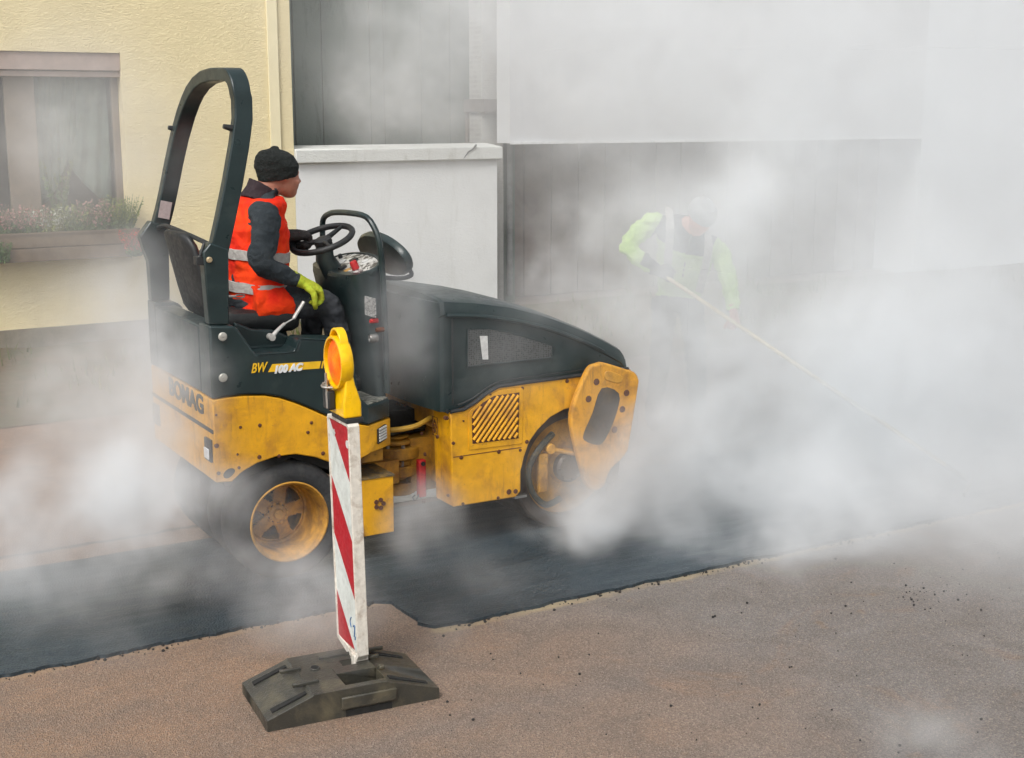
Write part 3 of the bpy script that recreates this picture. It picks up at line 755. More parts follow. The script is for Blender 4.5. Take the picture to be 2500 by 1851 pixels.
def hoop_path():
    pts = [(-.236, .038, 1.655), (-.193, .040, 1.81), (-.148, .044, 1.98), (-.110, .050, 2.14), (-.086, .058, 2.26), (-.080, .072, 2.35)]
    cx_, cz_, r_ = .185, 2.355, .115
    for i in range(1, 8):
        a = math.pi - i * math.pi / 2 / 8
        pts.append((-.086, cx_ + r_ * math.cos(a), cz_ + r_ * math.sin(a) * .95))
    pts += [(-.086, .27, 2.466), (-.086, .386, 2.467), (-.086, .523, 2.457), (-.086, .643, 2.431), (-.086, .746, 2.391), (-.086, .825, 2.345), (-.092, .895, 2.280), (-.113, .955, 2.165), (-.141, .985, 2.03), (-.180, .99, 1.87), (-.205, .99, 1.78), (-.236, .990, 1.69)]
    return pts
g = MB()
secr = [(-1, -.62), (-.9, -.72), (.9, -.72), (1, -.62), (1, .62), (.9, .72), (-.9, .72), (-1, .62)]
g.tube(hoop_path(), .043, sec=secr, up=(1, 0, .001))
hoop = P(g, 'rollover_hoop', BLK, smooth=30, bevel=.003)
for (x, y, z) in ((-.135, .05, 2.215), (-.125, .955, 2.20)):
    g = MB(); g.tube([(x + .01, y, z), (x - .045, y - .0, z + .012)], [.018, .011], n=10); P(g, 'hook_peg', BLK2, hoop)
q = M.on('C1', 225, 990, y=.97); g = MB(); g.box(-.03, .03, -.001, .002, -.045, .045)
g.xform(Matrix.Translation((-.208, .955, 1.79)) @ Matrix.Rotation(R(13), 4, 'Y')); P(g, 'warning_label', paint('label_pinkish', (.42, .36, .35), rough=.6, scale=20), hoop)

# ---- seat
g = MB()
st = []
for i, (z, k) in enumerate([(1.215, .86), (1.235, .97), (1.29, 1.0), (1.315, .97), (1.325, .85)]):
    st.append([( .055 + .235 * k * (abs(math.cos(a)) ** .45) * (1 if math.cos(a) > 0 else -1), .515 + .245 * k * (abs(math.sin(a)) ** .45) * (1 if math.sin(a) > 0 else -1), z + .015 * math.cos(a) * -1) for a in [2 * math.pi * j / 36 for j in range(36)]])
g.rings(st); seat = P(g, 'seat_cushion', BLK2, smooth=50)
g = MB(); rr = []
for z, k, dxx in [(1.30, .8, 0.03), (1.33, .95, .02), (1.42, 1.0, .0), (1.55, 1.0, -.03), (1.66, .92, -.06), (1.70, .80, -.075), (1.715, .6, -.08)]:
    rr.append([(-.205 + dxx + .038 * k * math.cos(a), .515 + .235 * k * (abs(math.sin(a)) ** .5) * (1 if math.sin(a) > 0 else -1), z) for a in [2 * math.pi * j / 32 for j in range(32)]])
g.rings(rr); P(g, 'seat_back', BLK2, smooth=50)
g = MB(); g.tube([(-.22, .27, 1.28), (-.215, .255, 1.32), (-.205, .25, 1.335)], .008, n=6)
g.tube([(-.21, .05 + .02, 1.655), (-.25, .2, 1.69), (-.255, .5, 1.71), (-.25, .8, 1.72), (-.25, .95, 1.70)], .012, n=8, smooth=4); P(g, 'seat_rail', BLK2)
# belt buckle tongue by the hip
q = M.on('E3', 250, 405, y=.25); g = MB()
g.tube([(q[0] + .016 * math.cos(a) * 1.5, q[1], q[2] + .008 * math.sin(a)) for a in [2 * math.pi * i / 16 for i in range(16)]], .004, n=6, closed=True, cap=False)
g.tube([(q[0] - .02, q[1], q[2]), (q[0] - .06, q[1] + .02, q[2] + .0)], .006, n=6); P(g, 'belt_buckle', STEELG)

# ---- steering console
con = MB(); rr = []
for z, xr, xf, w_ in [(.80, .60, .68, .34), (.95, .59, .68, .32), (1.10, .57, .685, .31), (1.25, .545, .69, .31), (1.36, .52, .70, .31), (1.44, .50, .71, .32), (1.475, .50, .715, .32)]:
    yc = .475; ring = []
    for j in range(28):
        a = 2 * math.pi * j / 28; ca, sa = math.cos(a), math.sin(a)
        ring.append(((xr + xf) / 2 + (xf - xr) / 2 * (abs(ca) ** .45) * (1 if ca > 0 else -1), yc + w_ * (abs(sa) ** .55) * (1 if sa > 0 else -1) * .98, z + (.05 * ((ca + 1) / 2) if z > 1.42 else 0)))
    rr.append(ring)
con.rings(rr); con_o = P(con, 'steering_console', BLK, smooth=50)
# dash top: tilted oval panel
DC = Vector((.61, .44, 1.505)); tilt = Matrix.Rotation(R(-24), 4, 'Y')
def dash(mtx_off=(0, 0, 0)): return Matrix.Translation(DC + Vector(mtx_off)) @ tilt
def oval(a, b, z, n=40): return [(a * math.cos(2 * math.pi * j / n), b * math.sin(2 * math.pi * j / n), z) for j in range(n)]
g = MB(); g.rings([oval(.105, .27, -.05), oval(.12, .285, -.02), oval(.125, .29, .0), oval(.12, .285, .010), oval(.108, .272, .012), oval(.106, .27, .004)]); g.xform(dash()); P(g, 'dash_bezel', BLK, con_o, smooth=40)
g = MB(); g.rings([oval(.104, .268, .0), oval(.104, .268, .0065)])
g.xform(dash())
def dashmat():
    m, nt, bs = _nt('dash_panel'); v = _obj(nt)
    c = _mix(nt, _ramp(nt, _noise(nt, 22, 3, .6, v, 1.5), .49, .52), (.55, .55, .53), (.03, .03, .03))
    nt.links.new(c, bs.inputs['Base Color']); bs.inputs['Roughness'].default_value = .35; return m
dp = P(g, 'dash_panel', dashmat(), con_o, smooth=40)
def on_dash(x, y, r, h, mat, nm, sq=False):
    g = MB()
    if sq: g.box(x - r, x + r, y - r, y + r, .0068, h)
    else: g.lathe((x, y, 0), [(r, .0068), (r, h * .8), (r * .8, h)], axis='z', n=16)
    g.xform(dash()); return P(g, nm, mat, dp, bevel=.002)
on_dash(-.03, -.13, .016, .03, BLK2, 'stop_button_base'); on_dash(-.03, -.13, .020, .052, REDP, 'stop_button')
on_dash(-.05, .0, .02, .018, BLK2, 'switch', True); on_dash(.035, .03, .02, .016, BLK2, 'switch', True); on_dash(-.0, .12, .028, .012, LABELW, 'gauge'); on_dash(.05, -.08, .02, .012, LABELW, 'gauge')
on_dash(-.06, .1, .012, .02, BLK2, 'switch'); on_dash(.03, .19, .012, .03, BLK2, 'switch'); on_dash(-.055, -.07, .018, .009, paint('amber_label', (.6, .33, .08), scale=20), 'indicator_field', True)
# flipped-open oval lid
g = MB(); g.rings([oval(.105, .27, -.0), oval(.125, .285, .008), oval(.128, .290, .03), oval(.118, .280, .048), oval(.06, .2, .055)])
g.xform(Matrix.Translation((.835, .46, 1.565)) @ Matrix.Rotation(R(-118), 4, 'Y')); lid = P(g, 'dash_lid', BLK, con_o, smooth=40)
g = MB(); g.tube([(.70, .24, 1.455), (.80, .24, 1.445), (.87, .26, 1.455), (.88, .30, 1.48)], .012, n=8, smooth=4); P(g, 'lid_bracket', BLK2, lid)
g = MB(); g.tube([(.70, .64, 1.455), (.82, .64, 1.47)], .012, n=8); P(g, 'lid_hinge', BLK2, lid)
# grab rail portal
gp = [(.665, .145, .87), (.665, .150, 1.10), (.662, .155, 1.35), (.655, .155, 1.52), (.642, .150, 1.63), (.632, .17, 1.70), (.612, .235, 1.768), (.602, .41, 1.778), (.602, .62, 1.768), (.602, .71, 1.752), (.60, .765, 1.73), (.60, .79, 1.69), (.60, .79, 1.60), (.60, .77, 1.50)]
g = MB(); g.tube(gp, .0155, n=10, smooth=3); P(g, 'grab_rail', BLK)
# plates, knobs on the console face
g = MB(); q = [M.on('E3', *p, x=.565) for p in [(1985, 395), (2125, 395), (2120, 645), (1985, 645)]]
ya, yb, za, zb = q[0][1], q[1][1], q[3][2], q[0][2]
def serial_mat():
    m, nt, bs = _nt('serial_plate'); v = _obj(nt, (1, 60, 160))
    c = _mix(nt, _ramp(nt, _noise(nt, 1, 2, .5, v), .38, .68), (.42, .42, .41), (.12, .12, .12)); nt.links.new(c, bs.inputs['Base Color']); bs.inputs['Roughness'].default_value = .5; return m
xs_ = .541
g.ext([(xs_, ya, za), (xs_, yb, za), (xs_, yb, zb), (xs_, ya, zb)], [(xs_ + .006, ya, za), (xs_ + .006, yb, za), (xs_ + .006, yb, zb), (xs_ + .006, ya, zb)])
P(g, 'serial_plate', serial_mat(), con_o)
for (cx_, cy_, r_, nm, mt) in ((2045, 970, .022, 'ignition_lock', STEELG), (2055, 735, .012, 'knob', REDP), (2135, 855, .012, 'knob', RUST), (1690, 800, .02, 'pedal_pad', YELD)):
    q = M.on('E3', cx_, cy_, x=.565); g = MB(); g.lathe((.555, q[1], q[2]), [(r_, .03), (r_, -.004), (r_ * .8, -.012), (r_ * .55, -.012), (r_ * .5, -.006)], axis='x', n=18); P(g, nm, mt, con_o)
# steering wheel: tilted rim, hub, spokes, column
WC = Vector((.485, .52, 1.640)); WM = Matrix.Translation(WC) @ Matrix.Rotation(R(-20), 4, 'Y') @ Matrix.Rotation(R(8), 4, 'X')
g = MB(); g.tube([(.162 * math.cos(a), .162 * math.sin(a), 0) for a in [2 * math.pi * i / 40 for i in range(40)]], .0165, n=10, closed=True, cap=False, up=(0, 0, 1)); g.xform(WM); swh = P(g, 'steering_wheel', BLK2, smooth=60)
g = MB(); g.lathe((0, 0, 0), [(.04, -.05), (.048, -.02), (.045, .0), (.03, .008)], axis='z', n=20)
for a in (20, 140, 260): g.tube([(.03 * math.cos(R(a)), .03 * math.sin(R(a)), -.01), (.158 * math.cos(R(a)), .158 * math.sin(R(a)), 0)], [.016, .010], n=8)
g.xform(WM); P(g, 'spokes', BLK2, swh, smooth=50)
g = MB(); g.tube([tuple(WC + Vector((.01, 0, -.02))), (.50, .53, 1.54), (.56, .53, 1.44)], [.045, .05, .06], n=14); P(g, 'steering_column', BLK, con_o, smooth=50)

# ---- articulation joint between the halves
J = MB(); 
for z0, z1, r_ in ((.235, .30, .105), (.31, .335, .07), (.34, .40, .12), (.40, .43, .10), (.44, .505, .135), (.515, .54, .10), (.545, .56, .075)):
    J.lathe((.86, .46, 0), [(r_ - .006, z0), (r_, z0 + .006), (r_, z1 - .006), (r_ - .006, z1)], axis='z', n=24)
J.box(.55, .80, .30, .62, .33, .46); J.box(.90, 1.05, .36, .60, .25, .55); J.box(.50, .66, .20, .80, .50, .60)
jo = P(J, 'pivot_joint', YELD, bevel=.004)
for i in range(7):
    a = R(40 + i * 45)
    for rr_, z0_, z1_ in ((.108, .505, .52), (.09, .40, .435)):
        s = MB(); s.lathe((.86 + rr_ * math.cos(a), .46 + rr_ * math.sin(a), 0), [(.012, z0_), (.012, z1_)], axis='z', n=6); P(s, 'joint_bolt', STEELG, jo)
g = MB(); q = [M.on('E4', *p, y=.28) for p in [(840, 1045), (850, 1475)]]
g.box(q[0][0] - .022, q[0][0] + .022, .26, .30, q[1][2], q[0][2]); lk = P(g, 'lock_bar', REDP, bevel=.008, seg=3)
g = MB(); g.lathe((q[0][0], .26, q[0][2] - .02), [(.012, .0), (.012, -.01)], n=12); P(g, 'lock_bolt', BLK2, lk); g = MB(); g.tube([(q[1][0] - .02, .27, q[1][2] + .02), (q[1][0] - .05, .26, q[1][2] - .01), (q[1][0] - .065, .26, q[1][2] + .01), (q[1][0] - .05, .26, q[1][2] + .02)], .004, n=6, smooth=3); P(g, 'lock_pin', BLK2, lk)
g = MB()
g.tube([(.60, .25, .66), (.72, .20, .655), (.84, .18, .665), (.95, .22, .69)], .014, n=8, smooth=4); P(g, 'hydraulic_hose', paint('hose_yellow', (.45, .26, .03), scale=20, rough=.6), None)
g = MB(); g.tube([(.60, .40, .62), (.75, .35, .60), (.9, .36, .62), (1.0, .4, .60)], .018, n=8, smooth=4); g.tube([(.62, .55, .66), (.8, .5, .68), (1.0, .55, .66)], .016, n=8, smooth=4); P(g, 'hydraulic_hose', HOSE, None)
g = MB(); g.box(.58, 1.05, .42, .70, .57, .70); P(g, 'joint_cover', DARK)
# steel side step / counterweight box under the step
g = MB(); g.box(.40, .648, .05, .30, .15, .452); sb = P(g, 'side_box', YEL, bevel=.006)
g = MB(); g.box(.398, .652, .045, .30, .453, .462); P(g, 'box_lid', paint('rusty_plate', (.10, .08, .05), dirt=(.30, .17, .03), amt=.9, scale=18, rough=.8), sb)
q = M.on('E4', 360, 1560, y=.05); g = MB()
for i in range(5):
    a = 2 * math.pi * i / 5; g.lathe((q[0] + .022 * math.cos(a), .048, q[2] + .022 * math.sin(a)), [(.012, .003), (.012, -.004)], n=10)
P(g, 'bolt_cluster', RUST, sb)
# indicator lamp on the chamfered corner
g = MB(); cdir = Vector((.84, .54, 0)); base0 = Vector((.49, 0, 0)); nrm = Vector((.54, -.84, 0))
a0_, a1_ = .075, .150
def chp(t, out, z): return tuple(base0 + cdir * t + nrm * out + Vector((0, 0, z)))
g.ext([chp(a0_, .001, .635), chp(a1_, .001, .645), chp(a1_, .001, .725), chp(a0_, .001, .712)], [chp(a0_, .012, .635), chp(a1_, .012, .645), chp(a1_, .012, .725), chp(a0_, .012, .712)]); il = P(g, 'side_lamp', BLK2, rb, bevel=.002)
g = MB()
for i in range(5):
    z = .648 + i * .0145; g.ext([chp(a0_ + .005, .012, z), chp(a1_ - .005, .012, z + .006), chp(a1_ - .005, .012, z + .015), chp(a0_ + .005, .012, z + .009)], [chp(a0_ + .005, .018, z), chp(a1_ - .005, .018, z + .006), chp(a1_ - .005, .018, z + .015), chp(a0_ + .005, .018, z + .009)])
P(g, 'lamp_slats', LABELW, il)

# ---- front frame
topf = sd('C3', [(960, 952), (1020, 945), (1080, 905), (1150, 850), (1220, 810), (1400, 785), (1600, 760), (1720, 740)])
ff = [(.968, .247), (1.351, .244), (1.384, .274), (1.384, .386), (1.405, .46), (1.438, .543), (1.493, .604), (1.57, .662), (1.66, .695), (1.78, .705), (1.92, .67), (2.04, .58)]
out_ = [(.955, .760)] + topf[1:] + [(1.9, .888), (2.07, .885), (2.085, .60)] + list(reversed(ff))
g = MB(); g.xz(out_, 0, .20); g.clip((.957, 0, 0), (-.97, -.24, 0)); fr = P(g, 'front_frame', YEL, bevel=.008)
g = MB(); g.xz(out_, RW - .20, RW); P(g, 'left_frame', YEL, fr, bevel=.008)
g = MB(); g.box(.956, 1.05, .2005, RW - .2005, .635, .765); g.box(1.05, 2.06, .2005, RW - .2005, .72, .765); g.box(1.02, 1.30, .2005, RW - .2005, .30, .60); P(g, 'cross_beam', YELD, fr, bevel=.006)
bl_ = []
for x, y, r in [(915, 992, .012), (925, 994, .010), (1018, 1010, .006), (960, 1138, .010), (1005, 1220, .012), (1222, 1187, .012), (1345, 1178, .009), (1383, 1130, .012), (1318, 1415, .014), (1280, 1418, .016), (1218, 1453, .010), (1015, 1488, .010), (1358, 822, .010), (1175, 862, .010), (1615, 780, .012)]:
    q = M.on('C3', x, y, y=0); bl_.append((q[0], 0, q[2], r, 'y', 1))
for x, y, r in [(816, 1078, .010), (886, 1098, .011), (834, 1197, .011), (826, 1466, .012), (930, 1438, .008), (670, 905, .008), (690, 910, .008), (715, 915, .009), (715, 955, .010), (1130 - 320, 1340, .006)]:
    q = M.on('C3', x, y, x=.952); bl_.append((.957 - .22 * max(0, min(q[1], .2)), q[1], q[2], r, 'x', 1.4))
bolts('frame_bolt', RUST, fr, bl_)
g = MB(); q = M.on('C3', 1000, 1210, y=0); g.box(.97, 1.385, -.0015, .002, .517, .521); P(g, 'panel_seam', RUST, fr)
# warning pictograms on the rear edge
def tri(c, s): return [(c[0] - s, c[1] - s * .8), (c[0] + s, c[1] - s * .8), (c[0], c[1] + s)]
g = MB(); qa = M.on('C3', 853, 1015, x=.95); qb = M.on('C3', 855, 1065, x=.95)
for q, ty in ((qa, 1), (qb, 0)):
    for (u0, u1, v0, v1) in ((-.028, .028, .026, .028), (-.028, .028, -.028, -.026), (-.028, -.026, -.026, .026), (.026, .028, -.026, .026)):
        g.box(.949, .9515, q[1] + u0, q[1] + u1, q[2] + v0, q[2] + v1)
    if ty:
        T = tri((q[1], q[2] - .002), .016)
        for (a, b) in zip(T, T[1:] + T[:1]): g.tube([(.949, a[0], a[1]), (.949, b[0], b[1])], .0018, n=4)
        g.box(.948, .951, q[1] - .001, q[1] + .001, q[2] - .006, q[2] + .005)
    else:
        for k in range(3):
            a = k * math.pi / 3; g.tube([(.949, q[1] - .016 * math.cos(a), q[2] - .016 * math.sin(a)), (.949, q[1] + .016 * math.cos(a), q[2] + .016 * math.sin(a))], .002, n=4)
P(g, 'warning_pictogram', RUST, fr)
# louvre panel: frame with slanting pressed ribs
lp = sd('C3', [(1047, 970), (1060, 945), (1120, 890), (1180, 855), (1225, 832), (1362, 818), (1355, 1135), (1352, 1140), (1048, 1177)])
g = MB(); g.xz(lp, -.005, .004); lv = P(g, 'louvre_panel', YEL, fr, bevel=.002)
g = MB(); inn = sd('C3', [(1066, 985), (1075, 955), (1130, 905), (1195, 865), (1340, 845), (1335, 1110), (1070, 1142)], -.005); g.xz(inn, -.0062, -.0045); P(g, 'louvre_recess', RUST, lv)
g = MB()
def inside(p, poly):
    c = False; n = len(poly)
    for i in range(n):
        (x1, y1), (x2, y2) = poly[i], poly[(i + 1) % n]
        if (y1 > p[1]) != (y2 > p[1]) and p[0] < (x2 - x1) * (p[1] - y1) / (y2 - y1) + x1: c = not c
    return c
u = Vector((.64, .77)); vperp = Vector((.77, -.64))
cen = Vector((sum(p[0] for p in inn) / len(inn), sum(p[1] for p in inn) / len(inn)))
for k in range(-8, 9):
    o_ = cen + vperp * (k * .0255); ts = [t * .002 for t in range(-150, 151) if inside(tuple(o_ + u * (t * .002)), inn) and inside(tuple(o_ + vperp * .008 + u * (t * .002)), inn) and inside(tuple(o_ - vperp * .008 + u * (t * .002)), inn)]
    if len(ts) > 8:
        a, b = o_ + u * ts[0], o_ + u * ts[-1]
        g.tube([(a.x, -.006, a.y), (b.x, -.006, b.y)], .0088, n=8)
P(g, 'louvre_ribs', YEL, lv)
# ---- hood: lofted black engine cover
top = [(.86, 1.30), (.875, 1.345), (.90, 1.355), (.924, 1.357), (1.121, 1.335), (1.329, 1.296), (1.544, 1.233), (1.767, 1.144), (1.94, 1.058), (2.046, 1.000), (2.077, .955), (2.092, .90)]
bot = [(.86, .755), (.973, .772), (1.035, .775), (1.097, .802), (1.17, .845), (1.244, .875), (1.437, .880), (1.66, .882), (2.092, .888)]
H = MB(); xs = [.905, .912, .93, .96, 1.0, 1.05, 1.1, 1.15, 1.2, 1.25, 1.33, 1.42, 1.5, 1.6, 1.7, 1.8, 1.88, 1.95, 2.0, 2.04, 2.065, 2.08, 2.088]
def hood_ring(x, inset=0.0, zb=None):
    zt = lerp_tab(top, x); z0 = lerp_tab(bot, x) if zb is None else zb
    yin = 0.004 + (.03 if x < .91 else .012 if x < .92 else 0) + (.012 * max(0, (x - 1.8) / .28) ** 2) + inset
    zt -= (.02 if x < .91 else .006 if x < .92 else 0)
    zl = zt - .078                                         # lid overhang line
    y0, y1 = yin, RW - yin; r = .055
    half = [(y0 + .012, z0), (y0 + .010, zl - .012), (y0 + .0, zl - .004), (y0 - .0, zl + .012), (y0 + .006, zt - r * .75), (y0 + r * .22, zt - r * .30), (y0 + r * .8, zt - .004), (y0 + .22, zt + .012)]
    return [(x, a, b) for a, b in half] + [(x, RW / 2, zt + .018)] + [(x, RW - a, b) for a, b in reversed(half)]
H.rings([hood_ring(x) for x in xs])
hood = P(H, 'engine_hood', BLK, smooth=28)
g = MB(); lx = [.935, 1.0, 1.12, 1.25, 1.4, 1.55, 1.7, 1.82, 1.92]
g.tube([(x, -.001, lerp_tab(top, x) - .083 + .014 * max(0, x - 1.0)) for x in lx], [.011] * 7 + [.008, .003], n=8, smooth=3); P(g, 'hood_lip', BLK, hood)
g = MB(); g.tube([(.972, .001, z) for z in (.80, 1.0, 1.262)], .004, n=6); g.tube([(1.0 + .09 * i, .003, lerp_tab(bot, 1.0 + .09 * i) + .022) for i in range(12)], .0035, n=6, smooth=2); P(g, 'panel_joint', BLK2, hood)
# bulged rear wall of the hood
g = MB(); zz = [.765, 1.0, 1.2, 1.30, 1.335]; rr = []
for z in zz:
    rr.append([(.91 - .045 * math.sin(math.pi * t) ** .6, .03 + (RW - .06) * t, z) for t in [i / 20 for i in range(21)]] + [(.915, RW - .03, z), (.915, .03, z)])
g.rings(rr); P(g, 'hood_rear_wall', BLK, hood, smooth=50, bevel=.006)
g = MB(); sm_ = [(x, lerp_tab(bot, x)) for x in [.955, .975, 1.0, 1.035, 1.06, 1.097, 1.13, 1.17, 1.2, 1.244, 1.3, 1.437, 1.66, 1.9, 2.08]]
g.tube([(x, .0, z - .006) for x, z in sm_], .011, n=8, smooth=3); g.tube([(.945, .01, .765), (.94, .3, .765), (.94, .7, .765), (.945, 1.0, .765)], .011, n=8); P(g, 'rubber_seal', BLK2, hood)
gm, nt_, bs_ = _nt('mesh_grille'); vv_ = _obj(nt_); vo_ = nt_.nodes.new('ShaderNodeTexVoronoi'); vo_.inputs['Scale'].default_value = 95; vo_.inputs['Randomness'].default_value = .25; nt_.links.new(vv_, vo_.inputs['Vector'])
nt_.links.new(_mix(nt_, _ramp(nt_, vo_.outputs[0], .35, .55), (.004, .005, .005), (.065, .07, .068)), bs_.inputs['Base Color']); bs_.inputs['Roughness'].default_value = .6; _bump(nt_, bs_, vo_.outputs[0], .8, .005)
vt = sd('C3', [(1040, 482), (1160, 477), (1290, 502), (1420, 540), (1530, 575), (1525, 645), (1300, 668), (1160, 682), (1038, 698)], .012)
g = MB(); g.xz(vt, .008, .022); vg = P(g, 'side_grille', gm, hood)
g = MB(); g.tube([(x, .009, z) for x, z in vt], .004, n=6, closed=True, cap=False); P(g, 'grille_edge', BLK, vg)
lb = sd('C3', [(1112, 520), (1155, 520), (1160, 655), (1128, 655)], .006); g = MB(); g.xz(lb, .002, .007); P(g, 'grille_label', LABELW, vg)
# ---- drum
DCX, DCZ, DR = 1.722, .352, .352
dr = empty('drum', (DCX, 0, DCZ)); dr.parent = roll
g = MB(); g.lathe((0, .05, 0), [(DR - .080, .065), (DR - .076, .012), (DR - .05, .002), (DR - .012, -.004), (DR, .006), (DR, RW - .106), (DR - .012, RW - .096), (DR - .025, RW - .1), (DR - .03, RW - .16)], n=72, cap=False); P(g, 'drum_shell', DRUM, dr, smooth=45)
g = MB(); g.lathe((0, .05, 0), [(DR - .078, .05), (DR - .09, .10), (.12, .11), (.10, .05), (.085, .03)], n=48); P(g, 'drum_disc', YELD, dr, smooth=40)
g = MB(); g.lathe((0, .05, 0), [(DR - .03, RW - .15), (.1, RW - .19), (.09, RW - .12)], n=48); P(g, 'drum_disc', YELD, dr, smooth=40)
g = MB(); g.lathe((0, .05, 0), [(.085, .03), (.085, -.01), (.07, -.025), (.03, -.028)], n=28)
for i in range(8):
    a = i * math.pi / 4; g.lathe((.068 * math.cos(a), .05, .068 * math.sin(a)), [(.01, -.01), (.01, -.035)], n=6)
P(g, 'drum_hub', DRUM, dr, bevel=.002)
g = MB(); g.tube([(-.10, .06, .20), (-.21, .03, .13), (-.27, .035, .02), (-.25, .03, -.10), (-.16, .035, -.19), (-.06, .04, -.17)], .018, n=8, smooth=5); P(g, 'drum_hose', HOSE, dr)
g = MB(); g.box(-.20, -.14, .04, .07, -.12, .10); g.tube([(-.12, .035, .12), (.02, .02, .08), (.16, .0, .045)], .014, n=8); g.lathe((-.13, .05, .125), [(.03, .01), (.03, -.03)], n=14); P(g, 'drum_bracket', YELD, dr, bevel=.004)
# fork: yellow yoke arm in front of the drum
fk = sd('E5', [(790, 130), (850, 122), (1040, 180), (1110, 205), (1142, 260), (1140, 330), (1066, 790), (1045, 880), (985, 960), (910, 1030), (875, 1100), (845, 1180), (760, 1220), (690, 1160), (640, 1000), (560, 640), (600, 430), (690, 215), (735, 150)], -.035)
g = MB(); g.xz(smooth_poly(fk, 3, True), -.055, -.015); fko = P(g, 'drum_fork', YELF, bevel=.012, seg=3)
sl_ = sd('E5', [(840, 345), (985, 388), (965, 560), (870, 780), (800, 830), (690, 790), (690, 720), (760, 560)], -.055)
g = MB(); g.xz(smooth_poly(sl_, 3, True), -.058, -.050); P(g, 'fork_slot', paint('slot_grey', (.055, .048, .040), dirt=(.12, .08, .04), amt=.6, rough=.9, scale=8), fko)
g = MB(); sl2 = sd('E5', [(890, 195), (1000, 230), (1020, 270), (980, 300), (880, 275), (860, 230)], -.055); g.xz(smooth_poly(sl2, 3, True), -.060, -.050); P(g, 'fork_boss', YELD, fko, bevel=.003)
bl_ = []
for x, y in ((795, 290), (727, 437), (1053, 385), (1017, 525), (950, 700)):
    q = M.on('E5', x, y, y=-.055); bl_.append((q[0], -.055, q[2], .02, 'y', 1))
bolts('fork_bolt', RUST, fko, bl_)
g = MB(); g.box(1.80, 2.09, -.014, .0, .70, .88); P(g, 'fork_mount', YELD, fko, bevel=.004)
g = MB(); g.tube([(1.76, RW + .02, .90), (1.95, RW + .02, .60), (1.78, RW + .02, .352)], [.10, .09, .08], n=4, sec=[(-1, -.2), (1, -.2), (1, .2), (-1, .2)], up=(1, 0, .1)); P(g, 'drum_fork', YEL, bevel=.01)
g = MB(); g.box(1.36, 1.44, .03, RW - .03, .225, .24); P(g, 'scraper_bar', STEELG)
g = MB(); g.tube([(2.03, -.02, .45), (2.10, .1, .40), (2.10, .9, .40)], .012, n=6); P(g, 'scraper_rail', YELD)
# ================================================================== THE SIGN: rubber foot, striped board, warning lamp
A = ground('D', 583, 1596); B = ground('D', 957, 1522); C_ = ground('D', 517, 1512, .0)
az = math.degrees(math.atan2(B[0] - A[0], B[1] - A[1]))
S = Frame(A, az)
LB = float(np.linalg.norm((B - A)[:2])); qv = S.loc(C_); WBK = max(.34, min(.42, qv[1]))
foot = empty('rubber_foot', tuple(S.o), S.rot)
tag(foot, 'heavy dark rubber foot plate lying on the brown road, holding the striped board', 'sign base')
zt = .115
def foot_block(x0, x1, y0, y1):
    """profile of the foot: low at the ends, sloping up to a flat middle"""
    return [(x0, .0), (x1, .0), (x1, .045), (x1 - .21, zt - .005), (x1 - .215, zt), (x0 + .185, zt), (x0 + .18, zt - .005), (x0, .045)]
g = MB()
prof = foot_block(0, LB, 0, WBK)
# cross-section pieces side by side leave the two pockets open
hx0, hx1 = LB * .46, LB * .46 + .165       # large pocket
def pb(x0, x1, y0, y1):
    """slice of the profile between x0 and x1"""
    xs = sorted(set([x0, x1] + [p[0] for p in prof if x0 < p[0] < x1]))
    def zt_(x):
        tp = [(0, .045), (.18, zt - .005), (.185, zt), (LB - .215, zt), (LB - .21, zt - .005), (LB, .045)]
        return lerp_tab(tp, x)
    pts = [(x0, 0), (x1, 0)] + [(x, zt_(x)) for x in reversed(xs)]
    g.xz(pts, y0, y1)
pb(0, LB, 0, .035); pb(0, hx0, .035, .150); pb(hx1, LB, .035, .150); pb(0, hx0 - .0, .150, .215); pb(hx0 + .001, LB, .150, .215)
pb(0, hx0 + .05, .215, .27); pb(hx0 + .11, LB, .215, .27); pb(0, LB, .27, WBK)

bmesh.ops.remove_doubles(g.bm, verts=g.bm.verts, dist=.0008)
body = g.build('foot_body', RUBB, foot, bevel=.008, seg=2)
# moulded ribs, edge grooves, grip bosses, notch on the near side
for (x, y, w_, h_) in ((hx0 - .20, .245, .085, .018), (hx0 - .19, .10, .105, .02), (hx1 + .03, .12, .04, .03), (hx1 + .045, .235, .10, .018), (hx0 - .02, .31, .16, .012), (hx1 + .09, .31, .08, .012)):
    if x + w_ > LB - .2: w_ = LB - .205 - x
    g = MB(); g.box(x, x + w_, y, y + h_, zt - .004, zt + .012); g.build('moulded_rib', RUBB, foot, bevel=.004)
g = MB(); g.lathe((hx0 - .06, .24, 0), [(.022, zt - .002), (.022, zt + .005)], axis='z', n=16); g.build('round_boss', RUBB, foot, bevel=.003)
g = MB(); g.lathe((hx0 - .06, .24, 0), [(.016, zt + .002), (.016, zt + .0062)], axis='z', n=16); g.build('round_hole', DARK, foot)
for y0 in (.035, WBK - .075):
    for (xa, za, xb, zb_) in ((.03, .061, .165, .111), (LB - .195, .111, LB - .035, .058)):
        g = MB(); g.ext([(xa, y0, za - .01), (xb, y0, zb_ - .01), (xb, y0 + .022, zb_ - .01), (xa, y0 + .03, za - .01)], [(xa, y0, za + .0015), (xb, y0, zb_ + .0015), (xb, y0 + .022, zb_ + .0015), (xa, y0 + .03, za + .0015)]); g.build('edge_groove', DARK, foot)
g = MB()
g.box(hx0 - .012, hx1 + .012, -.002, .004, .0, .028)
g.build('front_notch', DARK, foot)
